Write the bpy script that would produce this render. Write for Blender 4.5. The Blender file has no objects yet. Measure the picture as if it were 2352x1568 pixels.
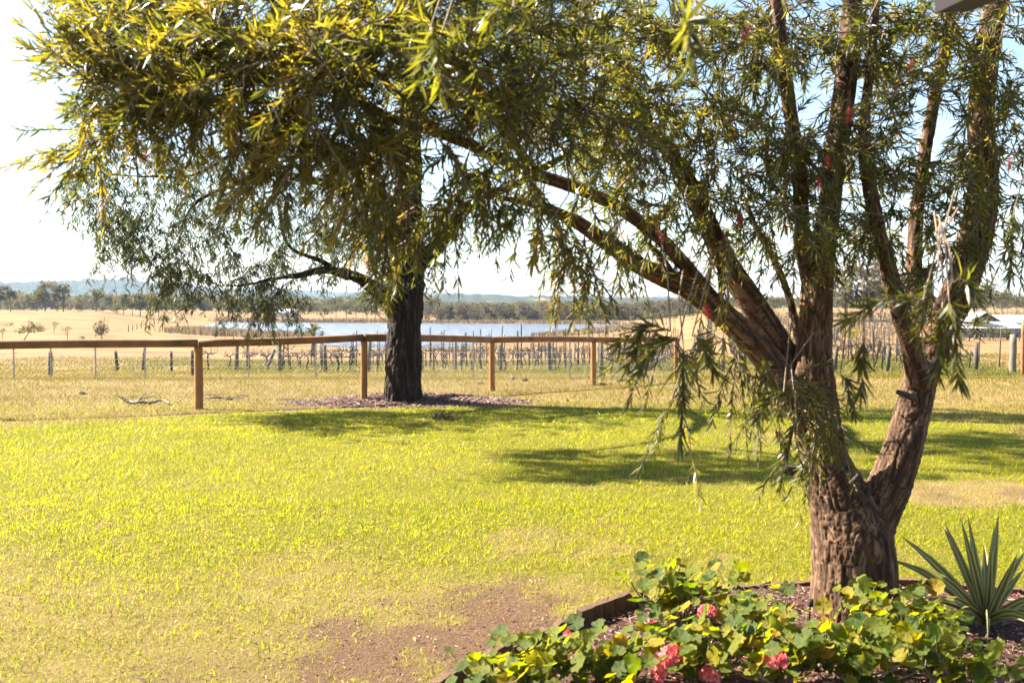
import bpy, math, random
import numpy as np
from mathutils import Vector, Matrix

random.seed(7)
RNG = np.random.default_rng(11)
PI = math.pi
C = bpy.context.scene.collection
sc = bpy.context.scene

# ------------------------------------------------------------------ camera, sky, sun, exposure
EYE = 1.7
FPX = 2352 * 35.0 / 36.0                      # focal length in units of a 2352 px wide picture
PITCH = math.atan(84 / FPX)                   # the camera looks slightly down
cam_d = bpy.data.cameras.new('camera')
cam = bpy.data.objects.new('camera', cam_d)
C.objects.link(cam)
cam.location = (0, 0, EYE)
cam.rotation_euler = (PI / 2 - PITCH, 0, 0)
cam_d.lens = 35
cam_d.sensor_width = 36
cam_d.clip_start = 0.05
cam_d.clip_end = 9000
cam_d.dof.use_dof = True
cam_d.dof.focus_distance = 11.0
cam_d.dof.aperture_fstop = 4.0
sc.camera = cam

SUN_EL = math.radians(42)
SUN_AZ = math.radians(70)                     # to the left of the view direction, behind the fence
sun_vec = Vector((-math.sin(SUN_AZ) * math.cos(SUN_EL), math.cos(SUN_AZ) * math.cos(SUN_EL), math.sin(SUN_EL)))
world = bpy.data.worlds.new('World')
sc.world = world
world.use_nodes = True
wn = world.node_tree
bg = wn.nodes['Background']
sky = wn.nodes.new('ShaderNodeTexSky')
sky.sky_type = 'NISHITA'
sky.sun_disc = False
sky.sun_elevation = SUN_EL
sky.sun_rotation = -SUN_AZ
sky.air_density = 1.0
sky.dust_density = 0.6
sky.ozone_density = 1.5
wn.links.new(sky.outputs[0], bg.inputs[0])
bg.inputs[1].default_value = 0.05
sun_d = bpy.data.lights.new('sun', 'SUN')
sun_d.energy = 5.0
sun_d.angle = math.radians(0.53)
sun_d.color = (1.0, 0.93, 0.82)
sun = bpy.data.objects.new('sun', sun_d)
C.objects.link(sun)
sun.rotation_euler = sun_vec.to_track_quat('Z', 'Y').to_euler()
sun.location = (-30, 12, 30)
sc.view_settings.view_transform = 'Standard'
sc.view_settings.look = 'None'
sc.view_settings.exposure = 2.62
sc.view_settings.gamma = 1.0
sc.view_settings.use_curve_mapping = False
sc.view_settings.use_white_balance = True
sc.view_settings.white_balance_temperature = 6750
sc.cycles.use_denoising = True
sc.cycles.max_bounces = 6
sc.cycles.diffuse_bounces = 3
sc.cycles.transmission_bounces = 4
sc.cycles.transparent_max_bounces = 4
sc.cycles.caustics_reflective = False
sc.cycles.caustics_refractive = False
sc.cycles.sample_clamp_indirect = 6


# ------------------------------------------------------------------ helpers
def tag(o, label=None, cat=None, group=None, kind=None):
    if label: o['label'] = label
    if cat: o['category'] = cat
    if group: o['group'] = group
    if kind: o['kind'] = kind
    return o


def empty(name, loc=(0, 0, 0), label=None, cat=None, group=None):
    o = bpy.data.objects.new(name, None)
    o.empty_display_size = 0.1
    o.location = loc
    C.objects.link(o)
    return tag(o, label, cat, group)


def mesh_of(name, V, F, mat=None, smooth=True, attrs=None):
    V = np.asarray(V, dtype=np.float32).reshape(-1, 3)
    F = np.asarray(F, dtype=np.int32).reshape(-1, 3)
    me = bpy.data.meshes.new(name)
    me.vertices.add(len(V))
    me.vertices.foreach_set('co', V.ravel())
    me.loops.add(F.size)
    me.loops.foreach_set('vertex_index', F.ravel())
    me.polygons.add(len(F))
    me.polygons.foreach_set('loop_start', np.arange(0, F.size, 3, dtype=np.int32))
    me.polygons.foreach_set('loop_total', np.full(len(F), 3, dtype=np.int32))
    me.polygons.foreach_set('use_smooth', np.full(len(F), smooth, dtype=bool))
    for k, a in (attrs or {}).items():
        a = np.asarray(a, dtype=np.float32)
        if a.ndim == 1:
            me.attributes.new(k, 'FLOAT', 'POINT').data.foreach_set('value', a)
        else:
            me.attributes.new(k, 'FLOAT_VECTOR', 'POINT').data.foreach_set('vector', a.ravel())
    if mat: me.materials.append(mat)
    me.update(calc_edges=True)
    me.validate()
    return me


def obj(name, me, parent=None, loc=None):
    o = bpy.data.objects.new(name, me)
    C.objects.link(o)
    if parent: o.parent = parent
    if loc is not None: o.location = loc
    return o


class MB:
    """collects triangles of one mesh"""
    def __init__(s): s.V = []; s.F = []; s.n = 0; s.A = []
    def add(s, V, F, rnd=None):
        V = np.asarray(V, dtype=np.float32).reshape(-1, 3)
        F = np.asarray(F, dtype=np.int32).reshape(-1, 3)
        s.V.append(V); s.F.append(F + s.n); s.n += len(V)
        s.A.append(np.broadcast_to(np.asarray(0.0 if rnd is None else rnd, dtype=np.float32), (len(V),)))
    def mesh(s, name, mat, smooth=True):
        return mesh_of(name, np.concatenate(s.V), np.concatenate(s.F), mat, smooth, {'rnd': np.concatenate(s.A)})
    def build(s, name, mat, parent=None, smooth=True, loc=None):
        return obj(name, s.mesh(name, mat, smooth), parent, loc)


def norm(a):
    a = np.asarray(a, dtype=float)
    return a / np.maximum(np.linalg.norm(a, axis=-1, keepdims=True), 1e-9)


def resample(P, R, step):
    """Catmull-Rom through the points with radii"""
    P = np.asarray(P, float); R = np.asarray(R, float)
    Q = np.vstack([2 * P[0] - P[1], P, 2 * P[-1] - P[-2]])
    out, rr = [], []
    for i in range(len(P) - 1):
        p0, p1, p2, p3 = Q[i:i + 4]
        n = max(1, int(np.linalg.norm(p2 - p1) / step))
        for k in range(n):
            t = k / n
            out.append(0.5 * (2 * p1 + (p2 - p0) * t + (2 * p0 - 5 * p1 + 4 * p2 - p3) * t * t + (3 * p1 - p0 - 3 * p2 + p3) * t ** 3))
            rr.append(R[i] * (1 - t) + R[i + 1] * t)
    out.append(P[-1]); rr.append(R[-1])
    return np.array(out), np.array(rr)


def tube(P, R, n=8, cap=True):
    P = np.asarray(P, float); R = np.broadcast_to(np.asarray(R, float), (len(P),))
    T = norm(np.gradient(P, axis=0))
    ref = np.array([0.0, 0, 1]) if abs(T[0][2]) < 0.8 else np.array([1.0, 0, 0])
    ang = np.arange(n) * 2 * PI / n
    V = []
    u = np.cross(T[0], ref)
    for i in range(len(P)):
        u = u - T[i] * np.dot(u, T[i]); u /= np.linalg.norm(u) + 1e-9
        w = np.cross(T[i], u)
        V.append(P[i] + R[i] * (np.cos(ang)[:, None] * u + np.sin(ang)[:, None] * w))
    V = np.concatenate(V)
    i = np.arange(len(P) - 1)[:, None] * n; j = np.arange(n)[None]; j2 = (j + 1) % n
    a, b, c, d = i + j, i + j2, i + n + j2, i + n + j
    F = np.concatenate([np.stack([a, b, c], -1).reshape(-1, 3), np.stack([a, c, d], -1).reshape(-1, 3)])
    if cap:
        m = len(V); V = np.vstack([V, P[0], P[-1]])
        L = (len(P) - 1) * n; k = np.arange(n); k2 = (k + 1) % n
        F = np.concatenate([F, np.stack([np.full(n, m), k2, k], -1), np.stack([np.full(n, m + 1), L + k, L + k2], -1)])
    return V, F


def box(cx, cy, cz, sx, sy, sz, rz=0.0, bev=0.0):
    """box centred on cx,cy,cz, with a chamfer along its upright edges when bev is set"""
    hx, hy, hz = sx / 2, sy / 2, sz / 2
    if bev:
        pr = [(-hx + bev, -hy), (hx - bev, -hy), (hx, -hy + bev), (hx, hy - bev), (hx - bev, hy), (-hx + bev, hy), (-hx, hy - bev), (-hx, -hy + bev)]
    else:
        pr = [(-hx, -hy), (hx, -hy), (hx, hy), (-hx, hy)]
    n = len(pr)
    V = np.array([(x, y, -hz) for x, y in pr] + [(x, y, hz) for x, y in pr])
    F = []
    for k in range(n):
        k2 = (k + 1) % n
        F += [(k, k2, n + k2), (k, n + k2, n + k)]
    for k in range(1, n - 1):
        F += [(0, k + 1, k), (n, n + k, n + k + 1)]
    c, s = math.cos(rz), math.sin(rz)
    V = V @ np.array([[c, s, 0], [-s, c, 0], [0, 0, 1]]) + np.array([cx, cy, cz])
    return V, np.array(F)


_perm = RNG.permutation(65536).astype(np.int64)
_val = RNG.random(65536)


def vnoise(p):
    """value noise of n x 3 points, 0..1"""
    p = np.asarray(p, float); i = np.floor(p).astype(np.int64); f = p - i
    f = f * f * (3 - 2 * f)
    def h(dx, dy, dz):
        a = _perm[(i[:, 0] + dx) & 65535]; a = _perm[(a + i[:, 1] + dy) & 65535]; a = _perm[(a + i[:, 2] + dz) & 65535]
        return _val[a]
    x, y, z = f.T
    l = lambda a, b, t: a + (b - a) * t
    return l(l(l(h(0, 0, 0), h(1, 0, 0), x), l(h(0, 1, 0), h(1, 1, 0), x), y), l(l(h(0, 0, 1), h(1, 0, 1), x), l(h(0, 1, 1), h(1, 1, 1), x), y), z)


_grad = norm(RNG.normal(size=(65536, 3)))


def perlin(p):
    """gradient noise, about -1..1"""
    p = np.asarray(p, float); i = np.floor(p).astype(np.int64); f = p - i
    w = f * f * f * (f * (f * 6 - 15) + 10)
    def g(dx, dy, dz):
        a = _perm[(i[:, 0] + dx) & 65535]; a = _perm[(a + i[:, 1] + dy) & 65535]; a = _perm[(a + i[:, 2] + dz) & 65535]
        return (_grad[a] * (f - np.array([dx, dy, dz]))).sum(1)
    x, y, z = w.T
    l = lambda a, b, t: a + (b - a) * t
    return 1.6 * l(l(l(g(0, 0, 0), g(1, 0, 0), x), l(g(0, 1, 0), g(1, 1, 0), x), y), l(l(g(0, 0, 1), g(1, 0, 1), x), l(g(0, 1, 1), g(1, 1, 1), x), y), z)


def fbm(p, o=4):
    s = 0; a = 0.5; p = np.asarray(p, float); t = 0
    for k in range(o):
        s = s + a * vnoise(p); t += a; a *= 0.5; p = p * 2.03 + 17.3
    return s / t


def n2(x, y, sc_, o=4, seed=0.0):
    x = np.atleast_1d(np.asarray(x, float)); y = np.atleast_1d(np.asarray(y, float))
    return fbm(np.stack([x * sc_ + 100 + seed, y * sc_ + 100 - seed, np.full_like(x, 3.7 + seed)], -1), o)


def sstep(a, b, x):
    t = np.clip((np.asarray(x, float) - a) / (b - a), 0, 1)
    return t * t * (3 - 2 * t)


def ray(px, py):
    u = (px - 1176) / FPX; v = (784 - py) / FPX
    return np.array([u, math.cos(PITCH) + v * math.sin(PITCH), -math.sin(PITCH) + v * math.cos(PITCH)])


def at(px, py, Y):
    """the point seen at px,py at distance Y in front of the camera"""
    d = ray(px, py)
    return np.array([0, 0, EYE]) + d * (Y / d[1])


# ------------------------------------------------------------------ terrain heights
LAKE_Z = -3.3
LAKE = np.array([(-63, 200), (-70, 222), (-77.5, 254), (-84, 286), (-58, 279), (-24, 272), (2.7, 262), (26.5, 252), (29, 240),
                 (18.5, 205), (12, 178), (6, 160), (-1, 138), (-6, 116), (-17, 112), (-27, 128), (-33, 148), (-45, 160), (-55, 176)], float)


def lake_dist(x, y):
    """signed distance to the shore, negative on the water"""
    P = np.stack([x, y], -1); best = np.full(len(P), 1e9); ins = np.zeros(len(P), bool)
    for i in range(len(LAKE)):
        a, b = LAKE[i], LAKE[(i + 1) % len(LAKE)]
        t = np.clip(((P - a) @ (b - a)) / ((b - a) @ (b - a)), 0, 1)
        best = np.minimum(best, np.linalg.norm(P - a - t[:, None] * (b - a), axis=1))
        c = (a[1] > P[:, 1]) != (b[1] > P[:, 1])
        xi = a[0] + (P[:, 1] - a[1]) / (b[1] - a[1] + 1e-12) * (b[0] - a[0])
        ins ^= c & (P[:, 0] < xi)
    return np.where(ins, -best, best)


def gz(x, y):
    x = np.atleast_1d(np.asarray(x, float)); y = np.atleast_1d(np.asarray(y, float))
    near = ([-50, 14, 17, 21, 26.5, 34, 48], [0, 0, -.06, -.15, -.27, -.8, -1.47])
    zc = np.interp(y, near[0] + [75, 105, 285, 330, 500, 900, 4000], near[1] + [-2.5, -3.1, -3.0, -2.6, -2.0, 0, 5])
    zl = np.interp(y, near[0] + [80, 110, 130, 170, 210, 250, 350, 600, 4000], near[1] + [-2.3, -2.3, -2.6, -1.6, -.6, 0, -.4, -1, 5])
    zr = np.interp(y, near[0] + [75, 110, 160, 220, 300, 600, 4000], near[1] + [-1.9, -2.0, -.5, .2, .3, 0, 5])
    s = x / np.maximum(y, 5)
    z = zc + (zl - zc) * sstep(-.20, -.36, s) + (zr - zc) * sstep(.10, .24, s)
    d = lake_dist(x, y)
    m = (y > 60) & (y < 420)
    out = LAKE_Z + .12 + (z - LAKE_Z - .12) * sstep(0, 26, d)
    z = np.where(m, np.where(d < 0, LAKE_Z - np.minimum(1.2, -d * .25), np.minimum(z, out) if False else out), z)
    z = z + np.where((y > 14), (n2(x, y, .11, 3) - .5) * .16, (n2(x, y, .5, 3) - .5) * .03)
    # mulch mound round the far trunk, raised bed round the near one
    e = np.hypot((x + 1.9) / 1.9, (y - 18.3) / 1.25)
    z = z + .13 * sstep(1.15, .1, e)
    return z


def g1(x, y): return float(gz(x, y)[0])


def ground_at(px, py, y0=3.0, y1=400.0):
    """where the line of sight through px,py meets the ground"""
    d = ray(px, py); ys = np.geomspace(y0, y1, 1500)
    X = d[0] / d[1] * ys; Z = EYE + d[2] / d[1] * ys
    k = np.argmax(Z < gz(X, ys))
    return np.array([X[k], ys[k], float(gz(X[k], ys[k])[0])])


BED = np.array([(-.55, 3.6), (-.3, 4.25), (.05, 4.8), (.38, 5.25), (.74, 5.62), (1.2, 5.86), (1.75, 5.98), (2.3, 5.98), (2.9, 5.85), (3.5, 5.6), (4.1, 5.2), (4.6, 4.6), (4.7, 3.4), (4, 2.2), (2, 1.6), (.4, 1.9), (-.4, 2.7)], float)


def poly_dist(x, y, poly):
    P = np.stack([np.atleast_1d(x), np.atleast_1d(y)], -1).astype(float); best = np.full(len(P), 1e9); ins = np.zeros(len(P), bool)
    for i in range(len(poly)):
        a, b = poly[i], poly[(i + 1) % len(poly)]
        t = np.clip(((P - a) @ (b - a)) / ((b - a) @ (b - a)), 0, 1)
        best = np.minimum(best, np.linalg.norm(P - a - t[:, None] * (b - a), axis=1))
        c = (a[1] > P[:, 1]) != (b[1] > P[:, 1])
        ins ^= c & (P[:, 0] < a[0] + (P[:, 1] - a[1]) / (b[1] - a[1] + 1e-12) * (b[0] - a[0]))
    return np.where(ins, -best, best)


def zones(x, y):
    """how dry, bare, mulched or weedy the ground is at x,y"""
    yb = np.interp(x, [-12, -7, -3.9, -1.3, 3, 12], [11.5, 13.8, 15.8, 16.9, 16.9, 15.5])
    nz = n2(x, y, .9, 4)
    dry = sstep(-.7, .5, y - yb + (nz - .5) * 1.6)
    patch = sstep(.47, .66, n2(x, y, .55, 5, 9.0))
    dry = np.maximum(dry, patch * sstep(1.8, 4.0, x) * sstep(6.5, 8.5, y) * .85)
    dry = np.maximum(dry, sstep(7.6, 5.2, y + (nz - .5) * 2.2 + .25 * x) * .6)
    dry = np.maximum(dry, sstep(.52, .72, n2(x, y, 1.5, 4, 12.0)) * .55 * sstep(15, 7, y))
    # bare red soil beside the bed
    nd = n2(x, y, 2.4, 5, 4.0) - .5
    e = np.hypot((x - .05) / .95, (y - 4.85) / .85)
    dirt = sstep(1.55, .25, e + nd * 2.6) * .95
    e2 = np.hypot((x + 1.2) / 1.3, (y - 4.5) / .5)
    dirt = np.maximum(dirt, sstep(1.3, .1, e2 + nd * 2.8) * .45)
    e3 = np.hypot((x - 4.6) / 1.5, (y - 8.9) / .7)
    dirt = np.maximum(dirt, sstep(1.2, .1, e3 + (n2(x, y, 2.6, 5, 6.0) - .5) * 4.2) * .55)
    e4 = np.hypot((x + 4.7) / 2.8, (y - 16.0 + (x + 4.7) * -.38) / .55)
    dirt = np.maximum(dirt, sstep(1.3, .2, e4 + (n2(x, y, 1.6, 5, 2.0) - .5) * 3.2) * .7)
    mul = sstep(.06, -.08, poly_dist(x, y, BED))
    em = np.hypot((x + 1.9) / 2.15, (y - 18.0) / 1.25)
    mul = np.maximum(mul, sstep(1.12, .86, em + (n2(x, y, 1.7, 3, 1.0) - .5) * .5))
    s = x / np.maximum(y, 5)
    weed = sstep(41, 45, y) * sstep(78, 60, y) * sstep(-.42, -.33, s) * sstep(.46, .66, n2(x, y, .3, 5, 5.0) + .08) * .8
    weed = np.maximum(weed, sstep(30, 38, y) * sstep(62, 48, y) * sstep(.22, .34, s) * sstep(.44, .68, n2(x, y, .4, 5, 7.0) + .04) * .8)
    return dry, dirt, mul, weed


# ------------------------------------------------------------------ materials
def N(nt, t, **kw):
    n = nt.nodes.new('ShaderNode' + t)
    for k, v in kw.items():
        if k in n.inputs: n.inputs[k].default_value = v
        else: setattr(n, k, v)
    return n


def new_mat(name):
    m = bpy.data.materials.new(name); m.use_nodes = True
    nt = m.node_tree; b = nt.nodes['Principled BSDF']
    return m, nt, b


def ramp(nt, fac, stops):
    r = nt.nodes.new('ShaderNodeValToRGB'); e = r.color_ramp.elements
    while len(e) < len(stops): e.new(0.5)
    for k, (p, c) in enumerate(stops):
        e[k].position = p; e[k].color = (*c, 1)
    nt.links.new(fac, r.inputs[0])
    return r.outputs[0]


def mixc(nt, fac, a, b):
    m = nt.nodes.new('ShaderNodeMix'); m.data_type = 'RGBA'
    if isinstance(fac, (int, float)): m.inputs[0].default_value = fac
    else: nt.links.new(fac, m.inputs[0])
    for k, v in ((6, a), (7, b)):
        if isinstance(v, tuple): m.inputs[k].default_value = (*v, 1)
        else: nt.links.new(v, m.inputs[k])
    return m.outputs[2]


def math_(nt, op, a, b=None, c=None):
    m = nt.nodes.new('ShaderNodeMath'); m.operation = op
    for k, v in enumerate((a, b, c)):
        if v is None: continue
        if isinstance(v, (int, float)): m.inputs[k].default_value = v
        else: nt.links.new(v, m.inputs[k])
    return m.outputs[0]


def noise(nt, scale, detail=4, vec=None, rough=.55, dist=0.0):
    n = N(nt, 'TexNoise', Scale=scale, Detail=detail, Roughness=rough, Distortion=dist)
    if vec is not None: nt.links.new(vec, n.inputs['Vector'])
    return n.outputs[0]


def attr(nt, name, out=2):
    a = nt.nodes.new('ShaderNodeAttribute'); a.attribute_name = name
    return a.outputs[out]


def bump(nt, h, strength, dist, b):
    n = N(nt, 'Bump', Strength=strength, Distance=dist)
    nt.links.new(h, n.inputs['Height']); nt.links.new(n.outputs[0], b.inputs['Normal'])


def pos(nt, sx=1, sy=1, sz=1, kind='Object'):
    t = nt.nodes.new('ShaderNodeTexCoord'); m = nt.nodes.new('ShaderNodeMapping')
    m.inputs['Scale'].default_value = (sx, sy, sz)
    nt.links.new(t.outputs[kind], m.inputs[0])
    return m.outputs[0]


def leaf_mat(name, stops, tstops, trans=.4, rough=.4, spec=.5, per_object=False, source=None):
    """thin leaf: gloss on the face, light through the blade"""
    m, nt, b = new_mat(name)
    if per_object:
        o = nt.nodes.new('ShaderNodeObjectInfo'); f = o.outputs['Random']
    else:
        f = attr(nt, 'rnd')
    nt.links.new(ramp(nt, f, stops), b.inputs['Base Color'])
    b.inputs['Roughness'].default_value = rough
    b.inputs['Specular IOR Level'].default_value = spec
    t = nt.nodes.new('ShaderNodeBsdfTranslucent')
    nt.links.new(ramp(nt, f, tstops), t.inputs[0])
    mx = nt.nodes.new('ShaderNodeMixShader'); mx.inputs[0].default_value = trans
    nt.links.new(b.outputs[0], mx.inputs[1]); nt.links.new(t.outputs[0], mx.inputs[2])
    nt.links.new(mx.outputs[0], nt.nodes['Material Output'].inputs[0])
    return m


def plain(name, col, rough=.8, var=.25, scale=12, bumpd=0.0, stretch=(1, 1, 1), spec=.3):
    m, nt, b = new_mat(name)
    v = pos(nt, *stretch)
    f = noise(nt, scale, 5, v)
    lo = tuple(c * (1 - var) for c in col); hi = tuple(min(1, c * (1 + var)) for c in col)
    nt.links.new(ramp(nt, f, [(.3, lo), (.7, hi)]), b.inputs['Base Color'])
    b.inputs['Roughness'].default_value = rough
    b.inputs['Specular IOR Level'].default_value = spec
    if bumpd: bump(nt, f, .8, bumpd, b)
    return m


def bark_mat(name, dark, mid, light, scale):
    m, nt, b = new_mat(name)
    v = attr(nt, 'bark', 1)
    f1 = noise(nt, scale, 6, v, .65, .4)
    f2 = noise(nt, scale * .18, 3, v)
    crack = attr(nt, 'rnd')
    f = math_(nt, 'ADD', math_(nt, 'MULTIPLY', f1, .5), math_(nt, 'MULTIPLY', crack, .48))
    c1 = ramp(nt, f, [(.26, dark), (.5, mid), (.74, light)])
    nt.links.new(mixc(nt, math_(nt, 'MULTIPLY', f2, .25), c1, mid), b.inputs['Base Color'])
    b.inputs['Roughness'].default_value = .85
    b.inputs['Specular IOR Level'].default_value = .25
    bump(nt, f1, 1.0, .012, b)
    return m


M = {}
M['bark_brown'] = bark_mat('bark_brown', (.008, .004, .0025), (.062, .032, .017), (.20, .115, .065), 34)
M['bark_black'] = bark_mat('bark_black', (.004, .0025, .002), (.016, .009, .006), (.05, .03, .021), 12)
M['bark_grey'] = plain('bark_grey', (0.099, 0.081, 0.062), .9, .4, 9, .01)
M['twig'] = plain('twig', (.17, .115, .075), .8, .35, 20)
M['twig_dark'] = plain('twig_dark', (0.043, 0.031, 0.025), .85, .35, 20)
M['bottlebrush_leaf'] = leaf_mat('bottlebrush_leaf',
    [(0, (.022, .026, .009)), (.35, (.044, .046, .014)), (.7, (.08, .075, .02)), (.93, (.14, .115, .03)), (1, (.22, .09, .02))],
    [(0, (.075, .092, .008)), (.5, (.19, .195, .010)), (.9, (.44, .37, .02)), (1, (.45, .16, .02))], .42, .42, .55)
M['gum_leaf'] = leaf_mat('gum_leaf',
    [(0, (.026, .034, .018)), (.5, (.055, .062, .03)), (.85, (.09, .09, .038)), (1, (.15, .085, .03))],
    [(0, (.045, .065, .012)), (.5, (.09, .105, .016)), (.9, (.16, .145, .022)), (1, (.25, .10, .02))], .38, .5, .3)
M['lawn'] = leaf_mat('lawn',
    [(0, (.075, .11, .005)), (.35, (.16, .185, .006)), (.68, (.23, .225, .008)), (.72, (.24, .19, .05)), (1, (.32, .25, .10))],
    [(0, (.19, .25, .004)), (.35, (.40, .43, .005)), (.68, (.54, .50, .008)), (.72, (.30, .23, .06)), (1, (.32, .25, .10))], .5, .5, .3)
M['dry_grass'] = leaf_mat('dry_grass',
    [(0, (0.085, 0.086, 0.008)), (.4, (0.153, 0.120, 0.021)), (.75, (0.196, 0.138, 0.036)), (1, (0.238, 0.181, 0.064))],
    [(0, (0.170, 0.155, 0.010)), (.4, (0.238, 0.181, 0.024)), (1, (0.238, 0.181, 0.064))], .35, .7, .2)
M['weed_leaf'] = leaf_mat('weed_leaf', [(0, (.03, .042, .01)), (.5, (.085, .095, .015)), (1, (.19, .15, .04))],
    [(0, (.08, .12, .012)), (1, (.2, .2, .03))], .4, .6, .3)
M['far_leaf'] = leaf_mat('far_leaf', [(0, (.03, .033, .014)), (.5, (.07, .067, .028)), (1, (.14, .12, .05))],
    [(0, (.06, .06, .015)), (1, (.2, .17, .05))], .38, .7, .2)
M['grey_leaf'] = leaf_mat('grey_leaf', [(0, (.04, .034, .022)), (.5, (.085, .068, .042)), (1, (.15, .12, .075))],
    [(0, (.08, .07, .035)), (1, (.2, .165, .085))], .35, .7, .2)
M['bright_leaf'] = leaf_mat('bright_leaf', [(0, (.05, .058, .02)), (.5, (.10, .105, .028)), (1, (.16, .15, .045))],
    [(0, (.08, .09, .02)), (1, (.2, .19, .04))], .25, .7, .2)
M['wattle'] = leaf_mat('wattle', [(0, (.09, .10, .02)), (.35, (.2, .17, .02)), (.5, (.42, .30, .012)), (1, (.5, .38, .02))],
    [(0, (.15, .18, .02)), (1, (.6, .45, .03))], .25, .8, .1)
M['geranium_leaf'] = None


def geranium_mat():
    m, nt, b = new_mat('geranium_leaf')
    o = nt.nodes.new('ShaderNodeObjectInfo').outputs['Random']
    base = ramp(nt, o, [(0, (.03, .06, .006)), (.4, (.075, .105, .007)), (.8, (.14, .145, .008)), (.93, (.25, .19, .008)), (1, (.36, .2, .01))])
    tr = ramp(nt, o, [(0, (.13, .2, .004)), (.5, (.32, .34, .005)), (.9, (.5, .4, .006)), (1, (.55, .3, .006))])
    r = attr(nt, 'rnd')                         # 0 at the middle of the blade, 1 at the rim
    vein = attr(nt, 'vein')
    zone = ramp(nt, r, [(.30, (1, 1, 1)), (.45, (.66, .7, .6)), (.58, (.85, .9, .7)), (.75, (1, 1, .9))])
    mm = nt.nodes.new('ShaderNodeMix'); mm.data_type = 'RGBA'; mm.blend_type = 'MULTIPLY'; mm.inputs[0].default_value = 1
    nt.links.new(base, mm.inputs[6]); nt.links.new(zone, mm.inputs[7])
    veined = mixc(nt, math_(nt, 'MULTIPLY', vein, .18), mm.outputs[2], (.16, .20, .03))
    nt.links.new(veined, b.inputs['Base Color'])
    b.inputs['Roughness'].default_value = .5
    b.inputs['Specular IOR Level'].default_value = .28
    bump(nt, math_(nt, 'SUBTRACT', noise(nt, 45, 3, pos(nt)), vein), .5, .004, b)
    t = nt.nodes.new('ShaderNodeBsdfTranslucent'); nt.links.new(tr, t.inputs[0])
    mx = nt.nodes.new('ShaderNodeMixShader'); mx.inputs[0].default_value = .5
    nt.links.new(b.outputs[0], mx.inputs[1]); nt.links.new(t.outputs[0], mx.inputs[2])
    nt.links.new(mx.outputs[0], nt.nodes['Material Output'].inputs[0])
    return m


M['geranium_leaf'] = geranium_mat()
M['petal'] = leaf_mat('petal', [(0, (.60, .10, .10)), (.6, (.72, .18, .17)), (1, (.78, .36, .38))],
    [(0, (.65, .10, .10)), (1, (.75, .28, .28))], .4, .6, .3)
M['red_brush'] = leaf_mat('red_brush', [(0, (.5, .04, .04)), (1, (.7, .14, .12))], [(0, (.6, .06, .05)), (1, (.8, .2, .15))], .4, .6, .3)
M['stem'] = plain('stem', (0.149, 0.136, 0.062), .7, .4, 15)
M['stem_brown'] = plain('stem_brown', (0.186, 0.136, 0.087), .8, .4, 15)
M['post_wood'] = plain('post_wood', (0.257, 0.122, 0.040), .75, .28, 5, .004, (6, 6, 1))
M['rail_wood'] = plain('rail_wood', (0.179, 0.087, 0.037), .75, .35, 4, .004, (1, 1, 1))
M['old_wood'] = plain('old_wood', (.07, .06, .05), .9, .4, 8, .006, (5, 5, 1))
M['pale_wood'] = plain('pale_wood', (0.138, 0.119, 0.096), .9, .3, 8, .006, (5, 5, 1))
M['dark_wood'] = plain('dark_wood', (0.028, 0.024, 0.020), .9, .4, 8, .004, (5, 5, 1))
M['vine_bark'] = plain('vine_bark', (.02, .013, .010), .9, .4, 30, .004)
M['steel'] = plain('steel', (0.279, 0.285, 0.291), .45, .2, 20)
M['steel'].node_tree.nodes['Principled BSDF'].inputs['Metallic'].default_value = .6
M['wire'] = plain('wire', (0.236, 0.229, 0.217), .5, .2, 20)
M['edging'] = plain('edging', (0.090, 0.051, 0.027), .85, .45, 14, .006, (4, 4, .7))
M['roof'] = plain('roof', (0.434, 0.420, 0.399), .5, .08, 3)
M['white_wall'] = plain('white_wall', (0.540, 0.547, 0.570), .7, .06, 3)
M['eave'] = plain('eave', (.014, .009, .010), .6, .15, 6)
M['stone_dark'] = plain('stone_dark', (0.062, 0.040, 0.028), .95, .5, 20, .01)
M['stone_pale'] = plain('stone_pale', (0.256, 0.232, 0.200), .9, .25, 20, .006)
M['chip'] = None
m, nt, b = new_mat('chip')
nt.links.new(ramp(nt, attr(nt, 'rnd'), [(0, (.035, .018, .013)), (.4, (.10, .05, .036)), (.75, (.18, .11, .075)), (.93, (.32, .24, .18)), (1, (.32, .03, .025))]), b.inputs['Base Color'])
b.inputs['Roughness'].default_value = .85
M['chip'] = m


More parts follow.
